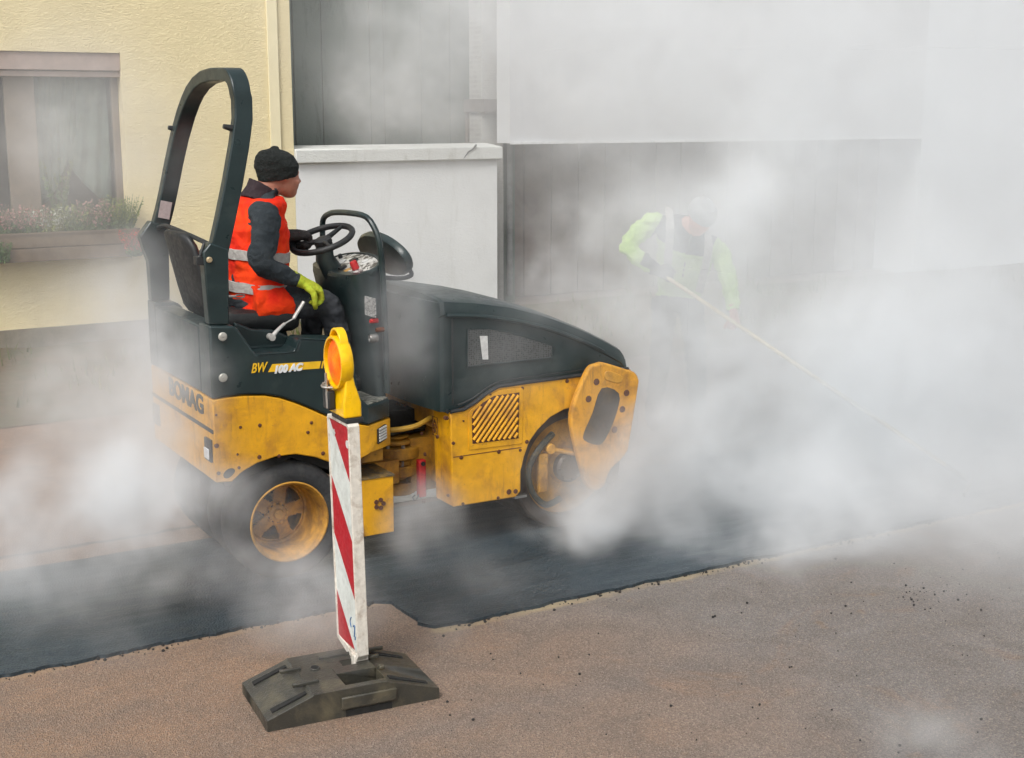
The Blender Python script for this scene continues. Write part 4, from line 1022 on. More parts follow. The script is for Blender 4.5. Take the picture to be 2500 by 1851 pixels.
g = MB(); g.box(hx0 - .004, hx1 + .004, .031, .154, .001, .006); g.box(hx0 + .046, hx0 + .114, .211, .274, .001, .006); g.build('pocket_shade', DARK, foot)  # floors coloured near black: the shade down in the pockets is painted in
g = MB(); g.box(hx0 - .03, hx1 + .03, -.012, .0, .035, .085); g.build('side_lip', RUBB, foot, bevel=.005)
# ---- board
bt = ground('D', 793, 1452, .10); top_pt = None
bd_az = az - 1
bx, by, bz = S.loc(bt)
bd = empty('striped_board', S.w(bx, by, .10), S.rot)
tag(bd, 'red and white striped traffic board standing upright in the rubber foot', 'traffic board')
bd.rotation_euler = (R(-1.0), R(-.7), S.rot + R(2))
TH, BW_, BH = .046, .25, .972
# board outline in its own YZ plane, clipped lower corners
def board_outline(y0, y1, z0, z1): return [(y0 + .02, z0), (y0 + .10, z0 - .075), (y0 + .15, z0 - .075), (y1, z0 + .0), (y1, z1 - .012), (y1 - .012, z1), (y0 + .012, z1), (y0, z1 - .012), (y0, z0 + .03)]
z0_, z1_ = .045, .045 + BH - .015
g = MB()
O_ = [(0, z0_), (.03, z0_ - .03), (.07, z0_ - .045), (BW_, z0_), (BW_, z1_ - .01), (BW_ - .01, z1_), (.01, z1_), (0, z1_ - .01)]
I_ = [(.014, z0_ + .008), (.034, z0_ + .0), (.05, z0_ - .004), (BW_ - .014, z0_ + .016), (BW_ - .014, z1_ - .024), (BW_ - .024, z1_ - .014), (.024, z1_ - .014), (.014, z1_ - .024)]
X0, X1 = -TH / 2, TH / 2
def frame_side(xo, xi):
    a = [g.bm.verts.new((xo, p[0], p[1])) for p in O_]; b = [g.bm.verts.new((xo, p[0], p[1])) for p in I_]; c = [g.bm.verts.new((xi, p[0], p[1])) for p in I_]
    n = len(O_)
    for i in range(n):
        j = (i + 1) % n; g.face([a[i], a[j], b[j], b[i]]); g.face([b[i], b[j], c[j], c[i]])
    g.face(c); return a
a = frame_side(X0, X0 + .005); b = frame_side(X1, X1 - .005)
for i in range(len(a)): j = (i + 1) % len(a); g.face([a[i], a[j], b[j], b[i]])
g.build('board_frame', WHITEP, bd, bevel=.004, seg=2)
g = MB(); g.tube([(0, .05, -.02), (0, .05, .04)], .03, n=4, sec=[(-1, -.8), (1, -.8), (1, .8), (-1, .8)], up=(1, 0, 0)); g.box(-.03, .03, .02, .09, -.075, .0); g.build('board_spigot', WHITEP, bd, bevel=.004)
# stripes: clipped slanting bands on both faces
def clip_poly(poly, axis, lim, keep_less):
    out = []; n = len(poly)
    for i in range(n):
        p, q = poly[i], poly[(i + 1) % n]
        pin = (p[axis] <= lim) if keep_less else (p[axis] >= lim); qin = (q[axis] <= lim) if keep_less else (q[axis] >= lim)
        if pin: out.append(p)
        if pin != qin:
            t = (lim - p[axis]) / (q[axis] - p[axis]); out.append((p[0] + (q[0] - p[0]) * t, p[1] + (q[1] - p[1]) * t))
    return out
ya, yb = .0145, BW_ - .0145; za, zb2 = z0_ + .012, z1_ - .0145
pitch = .487; rise = .235
for face, xf in (('near', X0), ('far', X1)):
    s_ = -1 if face == 'near' else 1
    xa_ = xf + (.0052 if s_ < 0 else -.0052); xb_ = xa_ + (-.0012 if s_ < 0 else .0012)
    rd, wh = MB(), MB()
    for k in range(-2, 4):
        zs = z1_ - .125 - k * pitch
        # red band: rises towards the far side of the board
        for mbx, off in ((rd, 0), (wh, -pitch / 2)):
            # at ya (near edge) centre zs, at yb (far edge) centre zs+rise
            poly = [(ya, zs + off - pitch / 4), (yb, zs + off - pitch / 4 + rise), (yb, zs + off + pitch / 4 + rise), (ya, zs + off + pitch / 4)]
            poly = clip_poly(clip_poly(poly, 1, za, False), 1, zb2, True)
            if len(poly) >= 3: mbx.yz(poly, xa_, xb_)
    rd.build('red_stripes', REDR, bd, smooth=0); wh.build('white_stripes', WHTR, bd, smooth=0)
# small stickers and a blue scribble
g = MB()
g.box(X0 + .001, X0 + .0035, .165, .195, z1_ - .07, z1_ - .062); g.box(X0 + .001, X0 + .0035, .172, .18, z1_ - .078, z1_ - .052)
g.lathe((X0 + .0035, .028, z1_ - .085), [(.016, 0), (.016, -.002)], axis='x', n=14); g.build('sticker', WHTR, bd)
BLUE = paint('blue_marker', (.02, .12, .32), scale=20)
g = MB()
for seg in ([(.052, .135), (.040, .145), (.030, .14)], [(.033, .142), (.036, .118), (.044, .095)], [(.075, .125), (.085, .15), (.07, .17)], [(.03, .1), (.034, .085)]):
    g.tube([(X0 + .0025, a_, b_ + .02) for a_, b_ in seg], .0022, n=5, smooth=3)
g.build('scribble', BLUE, bd)
# ---- warning lamp on top
lm = empty('warning_lamp', (0, 0, 0)); 
bpy.context.view_layer.update()
mw = Matrix.Translation(Vector(S.w(bx, by, .10))) @ bd.rotation_euler.to_matrix().to_4x4()
lm.matrix_world = mw @ Matrix.Translation((.010, .098, z1_ + .0215))
tag(lm, 'yellow construction warning lamp with round amber lens on top of the striped board', 'warning lamp')
g = MB(); g.box(-.038, .036, -.090, .080, -.021, .0); g.build('lamp_socket', BLK2, lm, bevel=.004)
# housing base: box tapering upward to the ring
hb0, hb1 = .001, .060
g = MB()
def rect(x0, x1, y0, y1, z): return [(x0, y0, z), (x1, y0, z), (x1, y1, z), (x0, y1, z)]
g.rings([rect(-.046, .028, -.092, .088, hb0), rect(-.046, .028, -.092, .088, hb1), rect(-.040, .020, -.090, .088, hb1 + .030), rect(-.034, .008, -.086, .085, hb1 + .070), rect(-.030, .000, -.085, .085, hb1 + .12)])
base_o = g.build('lamp_body', LAMPY, lm, bevel=.007, seg=3)
rc = .210; ro = .104
g = MB(); g.lathe((0, 0, rc), [(ro - .012, -.030), (ro - .008, -.052), (ro, -.052), (ro + .002, -.042), (ro + .001, -.010), (ro - .006, .000), (ro - .02, .003), (ro - .03, .002)], axis='x', n=48); g.build('lens_ring', LAMPY, lm, smooth=40)
g = MB(); g.lathe((0, 0, rc), [(ro - .0125, -.028), (ro - .016, -.040), (ro - .045, -.050), (.02, -.054)], axis='x', n=40); g.build('lens', LENS, lm, smooth=50)
g = MB(); g.lathe((0, 0, rc), [(ro - .030, .002), (ro - .04, .010), (.02, .015)], axis='x', n=40); g.build('lens', LENS, lm, smooth=50)
g = MB(); hp_ = [(-.022, .060 * math.cos(a), rc + .072 + .060 * math.sin(a)) for a in [math.pi * i / 14 for i in range(-1, 16)]]
g.tube(hp_, .016, sec=[(-1.1, -.32), (1.1, -.32), (1.1, .32), (-1.1, .32)], up=(1, 0, 0)); g.build('carry_handle', LAMPY, lm, bevel=.003)
g = MB(); g.box(-.078, -.0465, -.005, .062, .022, .100); lb_ = g.build('clamp_block', BLK2, lm, bevel=.008, seg=3)
STB = paint('galvanised', (.48, .46, .42), metal=.6, rough=.35, scale=30, dirt=(.25, .18, .1), amt=.6)
g = MB(); g.tube([(-.068, .04, .06), (-.068, .04, .165)], .0055, n=8); g.tube([(-.078, .008, .03), (-.078, .008, .15)], .0055, n=8); g.tube([(-.05, .055, .118), (-.085, .04, .118), (-.09, .005, .116), (-.06, -.012, .114)], .005, n=6, smooth=4); g.tube([(-.05, .055, .128), (-.085, .03, .126), (-.08, -.01, .122)], .004, n=6, smooth=4); g.build('clamp_bolt', STB, lb_)
g = MB(); g.lathe((-.0465, .02, .026), [(.005, 0), (.005, -.004)], axis='x', n=8); g.build('lamp_screw', RUST, lm)
# ---- crumbs of asphalt strewn over the old road
g = MB(); rnd = random.Random(3)
for i in range(190):
    px_, py_ = rnd.uniform(900, 2231), rnd.uniform(1180, 1645)
    if rnd.random() < .25: px_, py_ = rnd.gauss(2010, 60), rnd.gauss(1305, 18)
    p = ground('D', px_, py_)
    if W.loc(p)[1] > EDGE_R - .05: continue
    r_ = rnd.choice([.002, .003, .003, .004, .005, .007]); n_ = 5
    c_ = Vector((p[0], p[1], r_ * .5)); ring = []
    for z_, k_ in ((-.5, .7), (.1, 1.0), (.7, .5)):
        ring.append([tuple(c_ + Vector((r_ * k_ * math.cos(2 * math.pi * j / n_) * rnd.uniform(.7, 1.2), r_ * k_ * math.sin(2 * math.pi * j / n_) * rnd.uniform(.7, 1.2), r_ * z_))) for j in range(n_)])
    g.rings(ring)
for i in range(900):
    xx = rnd.uniform(NOTCH_X + .05, 9) if rnd.random() < .7 else rnd.uniform(-4, NOTCH_X0)
    yy = (EDGE_R if xx > NOTCH_X else EDGE_L) - abs(rnd.gauss(0, .028)) + .012; r_ = rnd.choice([.003, .004, .004, .006, .008]); n_ = 5
    p = W.w(xx, yy, 0); c_ = Vector((p[0], p[1], r_ * .5)); ring = []
    for z_, k_ in ((-.5, .7), (.1, 1.0), (.7, .5)):
        ring.append([tuple(c_ + Vector((r_ * k_ * math.cos(2 * math.pi * j / n_) * rnd.uniform(.7, 1.2), r_ * k_ * math.sin(2 * math.pi * j / n_) * rnd.uniform(.7, 1.2), r_ * z_))) for j in range(n_)])
    g.rings(ring)
cr_ = g.build('asphalt_crumbs', paint('crumb_black', (.018, .016, .015), rough=.8, scale=50), smooth=0); tag(cr_, kind='stuff')
# ================================================================== PEOPLE
def remesh(mb, name, mats, parent, voxel=.007, smooth_it=3, wrinkle=0.0, wscale=9, color=None, seed=0):
    """fuse overlapping shaped volumes into one continuous skin"""
    bmesh.ops.recalc_face_normals(mb.bm, faces=mb.bm.faces)
    me = bpy.data.meshes.new('tmp'); mb.bm.to_mesh(me); mb.bm.free()
    o = bpy.data.objects.new('tmp', me); COL.objects.link(o)
    r = o.modifiers.new('r', 'REMESH'); r.mode = 'VOXEL'; r.voxel_size = voxel
    if smooth_it:
        s_ = o.modifiers.new('s', 'SMOOTH'); s_.iterations = smooth_it; s_.factor = .5
    dg = bpy.context.evaluated_depsgraph_get()
    m2 = bpy.data.meshes.new_from_object(o.evaluated_get(dg)); bpy.data.objects.remove(o); bpy.data.meshes.remove(me)
    m2.name = name
    if wrinkle:
        nrm = [v.normal.copy() for v in m2.vertices]
        for v, n_ in zip(m2.vertices, nrm):
            c = v.co
            h = noise.noise(Vector((c.x * wscale, c.y * wscale, c.z * wscale * 1.6 + seed))) + .6 * noise.noise(Vector((c.x * wscale * 2.3, c.y * wscale * 2.3, c.z * wscale * 3.2 + seed)))
            if color and color(c) in (0,): continue
            v.co = c + n_ * (wrinkle * h)
    m2.materials.clear()
    for m in (mats if isinstance(mats, (list, tuple)) else [mats]): m2.materials.append(m)
    for p in m2.polygons:
        p.use_smooth = True
        if color: p.material_index = color(p.center)
    ob_ = bpy.data.objects.new(name, m2); COL.objects.link(ob_); ob_.parent = parent
    return ob_
def V(*a): return Vector(a)
def ell_ring(c, a, b, ax, bx_, n=24):
    return [tuple(Vector(c) + Vector(ax) * (a * math.cos(2 * math.pi * j / n)) + Vector(bx_) * (b * math.sin(2 * math.pi * j / n))) for j in range(n)]
def limb(mb, pts, rad): mb.tube(pts, rad, n=14, smooth=4)
def head(mb, c, f, upv, s=1.0):
    """c = centre of the skull, f = facing; life-size head about .23 tall"""
    f = Vector(f).normalized(); u_ = Vector(upv); u_ = (u_ - f * u_.dot(f)).normalized(); l = u_.cross(f)
    def q(a, b, cc): return Vector(c) + (f * a + l * b + u_ * cc) * s
    M4 = Matrix((( *f, 0), (*l, 0), (*u_, 0), (0, 0, 0, 1))).transposed(); M4 = Matrix.Translation(Vector(c)) @ M4 @ Matrix.Scale(s, 4)
    t = MB()
    t.ball((-.01, 0, .03), 1, .098, .077, .092)            # cranium
    t.ball((.03, 0, -.025), 1, .066, .062, .082)           # face
    t.ball((.045, 0, -.078), 1, .042, .040, .034)          # chin and jaw
    t.ball((.012, .0, -.055), 1, .062, .056, .045)
    t.rings([[(.080 + .0, y * .010, .018) for y in (-1, 1)] + [(.06, .008, .018), (.06, -.008, .018)], [(.112, -.011, -.022), (.112, .011, -.022), (.07, .018, -.022), (.07, -.018, -.022)], [(.100, -.014, -.034), (.100, .014, -.034), (.07, .018, -.036), (.07, -.018, -.036)]])
    t.ball((.078, 0, -.056), 1, .016, .024, .006); t.ball((.076, 0, -.066), 1, .015, .021, .006)    # lips
    t.ball((.068, 0, .022), 1, .024, .050, .012)           # brow
    for sy in (-1, 1):
        t.ball((.071, sy * .031, .0), 1, .013, .014, .010)      # eyes
        t.ball((.055, sy * .040, -.028), 1, .026, .022, .020)   # cheeks
        t.ball((-.012, sy * .075, .004), 1, .020, .008, .026)  # ears
    t.bm.transform(M4)
    tmp = bpy.data.meshes.new('h'); t.bm.to_mesh(tmp); t.bm.free(); mb.bm.from_mesh(tmp); bpy.data.meshes.remove(tmp)
    return q
def hand(parent, name, mat, wrist, aim, palm_n, curl=.5, s=1.0, thumb_side=1, spread=.06, voxel=.0032):
    """palm, four unequal fingers and a thumb; aim = towards the knuckles, palm_n = out of the back of the hand"""
    a = Vector(aim).normalized(); n_ = Vector(palm_n); n_ = (n_ - a * n_.dot(a)).normalized(); w_ = a.cross(n_) * thumb_side
    def q(x, y, z): return Vector(wrist) + (a * x + w_ * y + n_ * z) * s
    m = MB()
    # cuff and palm
    m.rings([ell_ring(q(-.045, 0, 0), .034 * s, .030 * s, w_, n_), ell_ring(q(-.01, 0, 0), .034 * s, .027 * s, w_, n_), ell_ring(q(.02, .0, 0), .038 * s, .023 * s, w_, n_), ell_ring(q(.06, .0, .002), .046 * s, .020 * s, w_, n_), ell_ring(q(.092, -.002, .0), .045 * s, .017 * s, w_, n_), ell_ring(q(.102, -.002, -.002), .036 * s, .011 * s, w_, n_)])
    for i, (yy, L) in enumerate(((.033, .078), (.011, .088), (-.012, .082), (-.034, .064))):
        ang = 0; p = q(.086, yy, 0); pts = [q(.07, yy * .9, 0), p]; d0 = (a + w_ * (yy * spread * 8)).normalized()
        for seg, f_ in enumerate((.42, .33, .25)):
            ang += curl * (1.05 if seg == 0 else 1.25) * (1 + .07 * i)
            dirv = d0 * math.cos(ang) - n_ * math.sin(ang)
            p = p + dirv * (L * f_ * s); pts.append(p)
        m.tube(pts, [.0115 * s, .0115 * s, .0105 * s, .0098 * s, .0082 * s], n=10, smooth=3)
    t0 = q(.02, .030, -.004); t1 = q(.052, .058, -.014); t2 = q(.078, .062, -.034 - .02 * curl); t3 = q(.094, .050, -.050 - .02 * curl)
    m.tube([q(.005, .012, 0), t0, t1, t2, t3], [.016 * s, .0155 * s, .0135 * s, .0115 * s, .0095 * s], n=10, smooth=3)
    return remesh(m, name, mat, parent, voxel=voxel, smooth_it=2, wrinkle=.0012, wscale=60)

# ---------------- driver, in the roller's axes
drv = empty('person', M.w(.10, .52, 1.31), M.rot)
tag(drv, 'driver in orange safety vest and black knit cap sitting on the roller', 'person')
O3 = Vector((.10, .52, 1.31))
def ms(k, x, y, yy): return Vector(M.on(k, x, y, y=yy)) - O3
class Sh(MB): pass
b = MB(); YC = 0.0
# torso: hips to neck, leaning slightly forward
tor = [((-.03, 0, .02), .135, .185), ((-.02, 0, .10), .130, .180), ((.0, 0, .20), .125, .172), ((.01, 0, .30), .128, .178), ((.015, 0, .40), .128, .19), ((.02, 0, .475), .110, .195), ((.035, 0, .535), .085, .165), ((.05, 0, .565), .062, .10), ((.065, 0, .59), .055, .062)]
b.rings([ell_ring((c[0] + .015, 0, c[2]), a, d_, (1, 0, 0), (0, 1, 0)) for c, a, d_ in tor])
HC = Vector((.172, 0, .662)); 
b.tube([(.045, 0, .54), (.085, 0, .59), (.135, 0, .63)], [.068, .060, .056], n=16)
head(b, HC, (1, .10, -.07), (0.02, 0, 1), 1.0)
# right arm (near the camera, y = -): shoulder, elbow, wrist
wr = ms('E3', 1015, 185, .27) ; el = ms('C1', 868, 1395, .235); sh = ms('C1', 905, 1045, .30)
RWR = Vector((wr.x, wr.y, wr.z)); REL = Vector((el.x, el.y, el.z)); RSH = Vector((sh.x + .0, sh.y, sh.z - .055))
limb(b, [RSH + V(.0, .09, .03), RSH + V(0, .02, .018), RSH, (RSH + REL) / 2 + V(.008, -.004, 0), REL + V(-.0, 0, .0), REL * .55 + RWR * .45 + V(.0, 0, -.012), RWR], [.06, .070, .076, .068, .062, .052, .040])
# left arm to the steering wheel
LSH = V(.02, .215, .455); LWR = ms('E2', 75, 610, .63); LEL = (LSH + LWR) / 2 + V(-.05, .06, -.10)
limb(b, [V(.02, .13, .48), LSH, LEL, LWR], [.06, .064, .055, .036])
# legs
for sy, hy, ky in ((-1, -.10, -.17), (1, .10, .16)):
    kn = ms('E3', 1430, 500, .52 + ky) if sy < 0 else V(.36, ky, .03)
    fx = .40 + (.03 if sy < 0 else 0)
    limb(b, [V(-.02, hy, .045), V(.12, (hy + ky) / 2, .035), kn + V(-.02, 0, -.0), V(kn.x + .03, ky, kn.z - .09), V(fx - .03, ky, -.22), V(fx - .03, ky, -.385)], [.10, .096, .072, .066, .055, .047])
    b.tube([V(fx - .07, ky, -.40), V(fx - .02, ky, -.402), V(fx + .06, ky, -.412), V(fx + .14, ky, -.422)], [.040, .048, .044, .034], n=12, smooth=3)
skz = HC.z
def dcol(c):
    if c.z > .60 or (c.z > .52 and c.x > .135): return 0
    if c.z < -.36: return 3
    if c.z < .05 or (c.x > .16 and c.z < .12 and abs(c.y) < .23 and c.y > -.3 and (c - RWR).length > .14): return 2
    return 1
body = remesh(b, 'body', [SKIN, JACK, TROU, BLK2], drv, voxel=.0075, smooth_it=2, wrinkle=.009, wscale=12, color=dcol)
# collar
g = MB()
g.rings([ell_ring((.035, 0, .545), .085, .095, (1, 0, -.3), (0, 1, 0)), ell_ring((.060, 0, .588), .070, .072, (1, 0, -.45), (0, 1, 0)), ell_ring((.070, 0, .618), .066, .066, (1, 0, -.6), (0, 1, 0))])
remesh(g, 'collar', cloth('collar_plum', (.045, .032, .036), scale=14), drv, voxel=.006, smooth_it=2, wrinkle=.003, wscale=18)
# vest: hangs outside the jacket, open at the arms
g = MB(); vt_ = [((.015, 0, -.045), .185, .248), ((.0, 0, .02), .165, .224), ((.0, 0, .10), .152, .208), ((.008, 0, .20), .146, .197), ((.015, 0, .30), .147, .196), ((.018, 0, .40), .145, .196), ((.022, 0, .47), .128, .190), ((.035, 0, .530), .116, .180), ((.045, 0, .560), .098, .135)]
vt_ = [((c[0] + .018, 0, c[2]), a, d_) for c, a, d_ in vt_]
g.rings([ell_ring(c, a, d_, (1, 0, 0), (0, 1, 0), n=40) for c, a, d_ in vt_])
def vcol(c):
    z = c.z + .12 * (c.x) * 1
    return 1 if (.245 < z < .295 or .085 < z < .135) else 0
vest = remesh(g, 'vest', [VEST, REFL], drv, voxel=.007, smooth_it=1, wrinkle=.013, wscale=9, seed=4)
# tape strips are bands proud of the vest
for zc in (.268, .108):
    t = MB(); rr = []
    for dz_, of in ((-.026, .0), (-.024, .009), (.024, .009), (.026, .0)):
        z = zc + dz_
        c_, a_, d_ = None, lerp_tab([(v[0][2], v[1]) for v in vt_], z), lerp_tab([(v[0][2], v[2]) for v in vt_], z)
        cx_ = lerp_tab([(v[0][2], v[0][0]) for v in vt_], z)
        rr.append([(cx_ + (a_ + of) * math.cos(2 * math.pi * j / 48), (d_ + of) * math.sin(2 * math.pi * j / 48), z - .10 * (a_) * math.cos(2 * math.pi * j / 48) + .006 * noise.noise(Vector((j * .35, zc * 9, 1)))) for j in range(48)])
    t.rings(rr, cap=False); t.build('reflective_band', REFL, vest, smooth=60)
# the skirt of the vest lying over the thigh
g = MB(); q0 = ms('E3', 730, 620, .30); q1 = ms('E3', 1035, 330, .33)
g.tube([V(-.06, -.12, .02), V(.07, -.13, .03), V(.13, -.13, .06)], [.130, .124, .096], n=20, smooth=3)
remesh(g, 'vest_skirt', VEST, vest, voxel=.007, smooth_it=3, wrinkle=.008, wscale=11)
# neckline tape edge and cap
cp = MB(); hcap = []
f_ = Vector((1, .10, -.07)).normalized()
for z, ax_, ay_, ox in [(-.016, .098, .083, -.008), (-.002, .103, .088, -.006), (.018, .109, .092, -.006), (.045, .114, .096, -.010), (.075, .110, .094, -.016), (.100, .097, .084, -.022), (.120, .074, .066, -.028), (.133, .042, .040, -.034), (.139, .012, .012, -.036)]:
    hcap.append([tuple(HC + V(ox - .012 + ax_ * math.cos(2 * math.pi * j / 28), ay_ * math.sin(2 * math.pi * j / 28), z + (.014 * math.cos(2 * math.pi * j / 28) if z < .03 else 0))) for j in range(28)])
cp.rings(hcap); cp.ball(tuple(HC + V(-.112, 0, .050)), 1, .030, .042, .034); cp.ball(tuple(HC + V(-.03, 0, .140)), 1, .022, .018, .012)
remesh(cp, 'knit_cap', HAIRY, drv, voxel=.005, smooth_it=2, wrinkle=.004, wscale=24)
hand(drv, 'glove', GLVG, RWR + V(.02, 0, -.008), (1, .02, -.52), (.45, -.25, 1), curl=.80, s=1.22, thumb_side=1)
hand(drv, 'glove', GLVB, LWR + V(-.055, -.01, .036), (1, -.05, -.03), (.1, -.1, 1), curl=.95, s=1.42, thumb_side=-1)

# ---------------- second worker, bent over a wooden rake in the steam
base = at_depth('D', 1500, 860, 9.6); base[2] = 0
hw = empty('person', tuple(base), 0)
tag(hw, 'worker in a yellow green jacket bending forward with a long rake, half hidden by steam', 'person')
O4 = Vector(base)
def ww(x, y, dep): return Vector(at_depth('D', x, y, dep)) - O4
b = MB()
neck = ww(1500, 500, 9.15); chest = ww(1490, 545, 9.25); belly = ww(1480, 610, 9.45); hip = V(ww(1478, 660, 9.7).x, .1, 1.0)
ax1 = (ww(1560, 560, 9.2) - ww(1415, 480, 9.2)).normalized()
fr_ = V(0, -1, -.2)
def ax2(c): return Vector((0, 1, .25)).normalized()
b.rings([ell_ring(hip - V(0, 0, .12), .18, .14, ax1, ax2(0)), ell_ring(hip, .175, .135, ax1, ax2(0)), ell_ring(belly, .18, .135, ax1, ax2(0)), ell_ring(chest, .215, .14, ax1, ax2(0)), ell_ring(chest * .35 + neck * .65, .215, .12, ax1, ax2(0)), ell_ring(neck + V(0, 0, .03), .13, .09, ax1, ax2(0)), ell_ring(neck + V(.02, -.03, .07), .06, .06, ax1, ax2(0))])
HC2 = neck + V(.06, -.14, .09)
b.tube([neck, neck + V(.05, -.08, .05), HC2], [.07, .06, .05], n=12); head(b, HC2, (.35, -1, -.9), (.3, -.4, 1), 1.0)
rs = ww(1420, 485, 9.2); re = ww(1370, 540, 9.1); rw_ = ww(1432, 590, 8.95)
ls = ww(1562, 545, 9.2); le = ww(1585, 600, 9.05); lw = ww(1598, 678, 8.9)
limb(b, [rs + ax1 * .08, rs, re, rw_], [.07, .075, .062, .04]); limb(b, [ls - ax1 * .08, ls, le, lw], [.07, .075, .06, .042])
for sx in (-1, 1):
    limb(b, [hip + V(sx * .09, 0, -.05), V(hip.x + sx * .13, .05, .52), V(hip.x + sx * .17, .12, .08)], [.10, .075, .055])
    b.tube([V(hip.x + sx * .17, .14, .05), V(hip.x + sx * .18, -.10, .035)], [.048, .04], n=10)
def wcol(c):
    if (c - HC2).length < .14 : return 0
    if c.z < hip.z - .02: return 2
    t = (c - chest).dot((neck - chest).normalized())
    if t > .07 and abs((c - neck).dot(ax1)) < .20: return 2
    return 1
remesh(b, 'body', [SKIN, HIVY, NAVY], hw, voxel=.010, smooth_it=2, wrinkle=.016, wscale=13, color=wcol)
f2 = V(.35, -1, -.9).normalized(); u2 = V(.3, -.4, 1); u2 = (u2 - f2 * u2.dot(f2)).normalized(); l2 = u2.cross(f2)
g = MB(); g.rings([ell_ring(HC2 + u2 * k - f2 * .012, r_ * 1.12, r_ * .92, f2, l2) for k, r_ in ((.005, .098), (.03, .103), (.06, .102), (.09, .09), (.115, .065), (.128, .02))]); remesh(g, 'cap', cloth('grey_cap', (.35, .36, .36)), hw, voxel=.008)
def strap(p0, p1, p2, nm='reflective_band'):
    g = MB(); g.tube([p0, p1, p2], .028, sec=[(-1, -.15), (1, -.15), (1, .15), (-1, .15)], smooth=5, up=tuple(ax1)); g.build(nm, REFL, hw)
strap(neck + ax1 * -.15 + V(0, .06, .07), chest * .4 + neck * .6 + ax1 * -.15 + V(0, -.14, 0), belly + ax1 * -.12 + V(0, -.15, 0))
strap(neck + ax1 * .15 + V(0, .06, .07), chest * .4 + neck * .6 + ax1 * .15 + V(0, -.14, 0), belly + ax1 * .14 + V(0, -.15, 0))
g = MB(); g.tube([neck + V(0, -.13, -.03), chest + V(0, -.152, 0), belly + V(0, -.15, 0)], .006, n=6, smooth=4); g.build('zip', DARK, hw)
polev = (ww(1810, 845, 8.45) - rw_).normalized()
hand(hw, 'hand', SKIN, lw, (.25, -.3, -1), (.9, -.5, -.1), curl=.9, s=1.05, voxel=.005)
hand(hw, 'glove', GLVB, rw_, (1, -.2, -.25), (.1, -.9, .4), curl=.9, s=1.05, thumb_side=-1, voxel=.005)
rk = empty('asphalt_rake', tuple(O4 + rw_), 0)
tag(rk, 'rake with a long pale handle held by the worker in the steam', 'rake')
p0 = -polev * .15 + V(0, 0, 0); 
tz = -(O4 + rw_).z / polev.z if polev.z < 0 else 3
end = polev * (tz - .04)
g = MB(); g.tube([p0, end], [.014, .012], n=10); g.build('handle', paint('ash_wood', (.62, .52, .34), rough=.6, scale=6, dirt=(.3, .24, .15), amt=.3), rk)
g = MB(); sx = polev.cross(V(0, 0, 1)).normalized(); g.tube([end - sx * .35, end + sx * .35], .022, n=4, sec=[(-1, -.3), (1, -.3), (1, .3), (-1, .3)], up=(0, 0, 1))
g.tube([end - polev * .18, end], .014, n=8); g.build('rake_head', STEELG, rk)
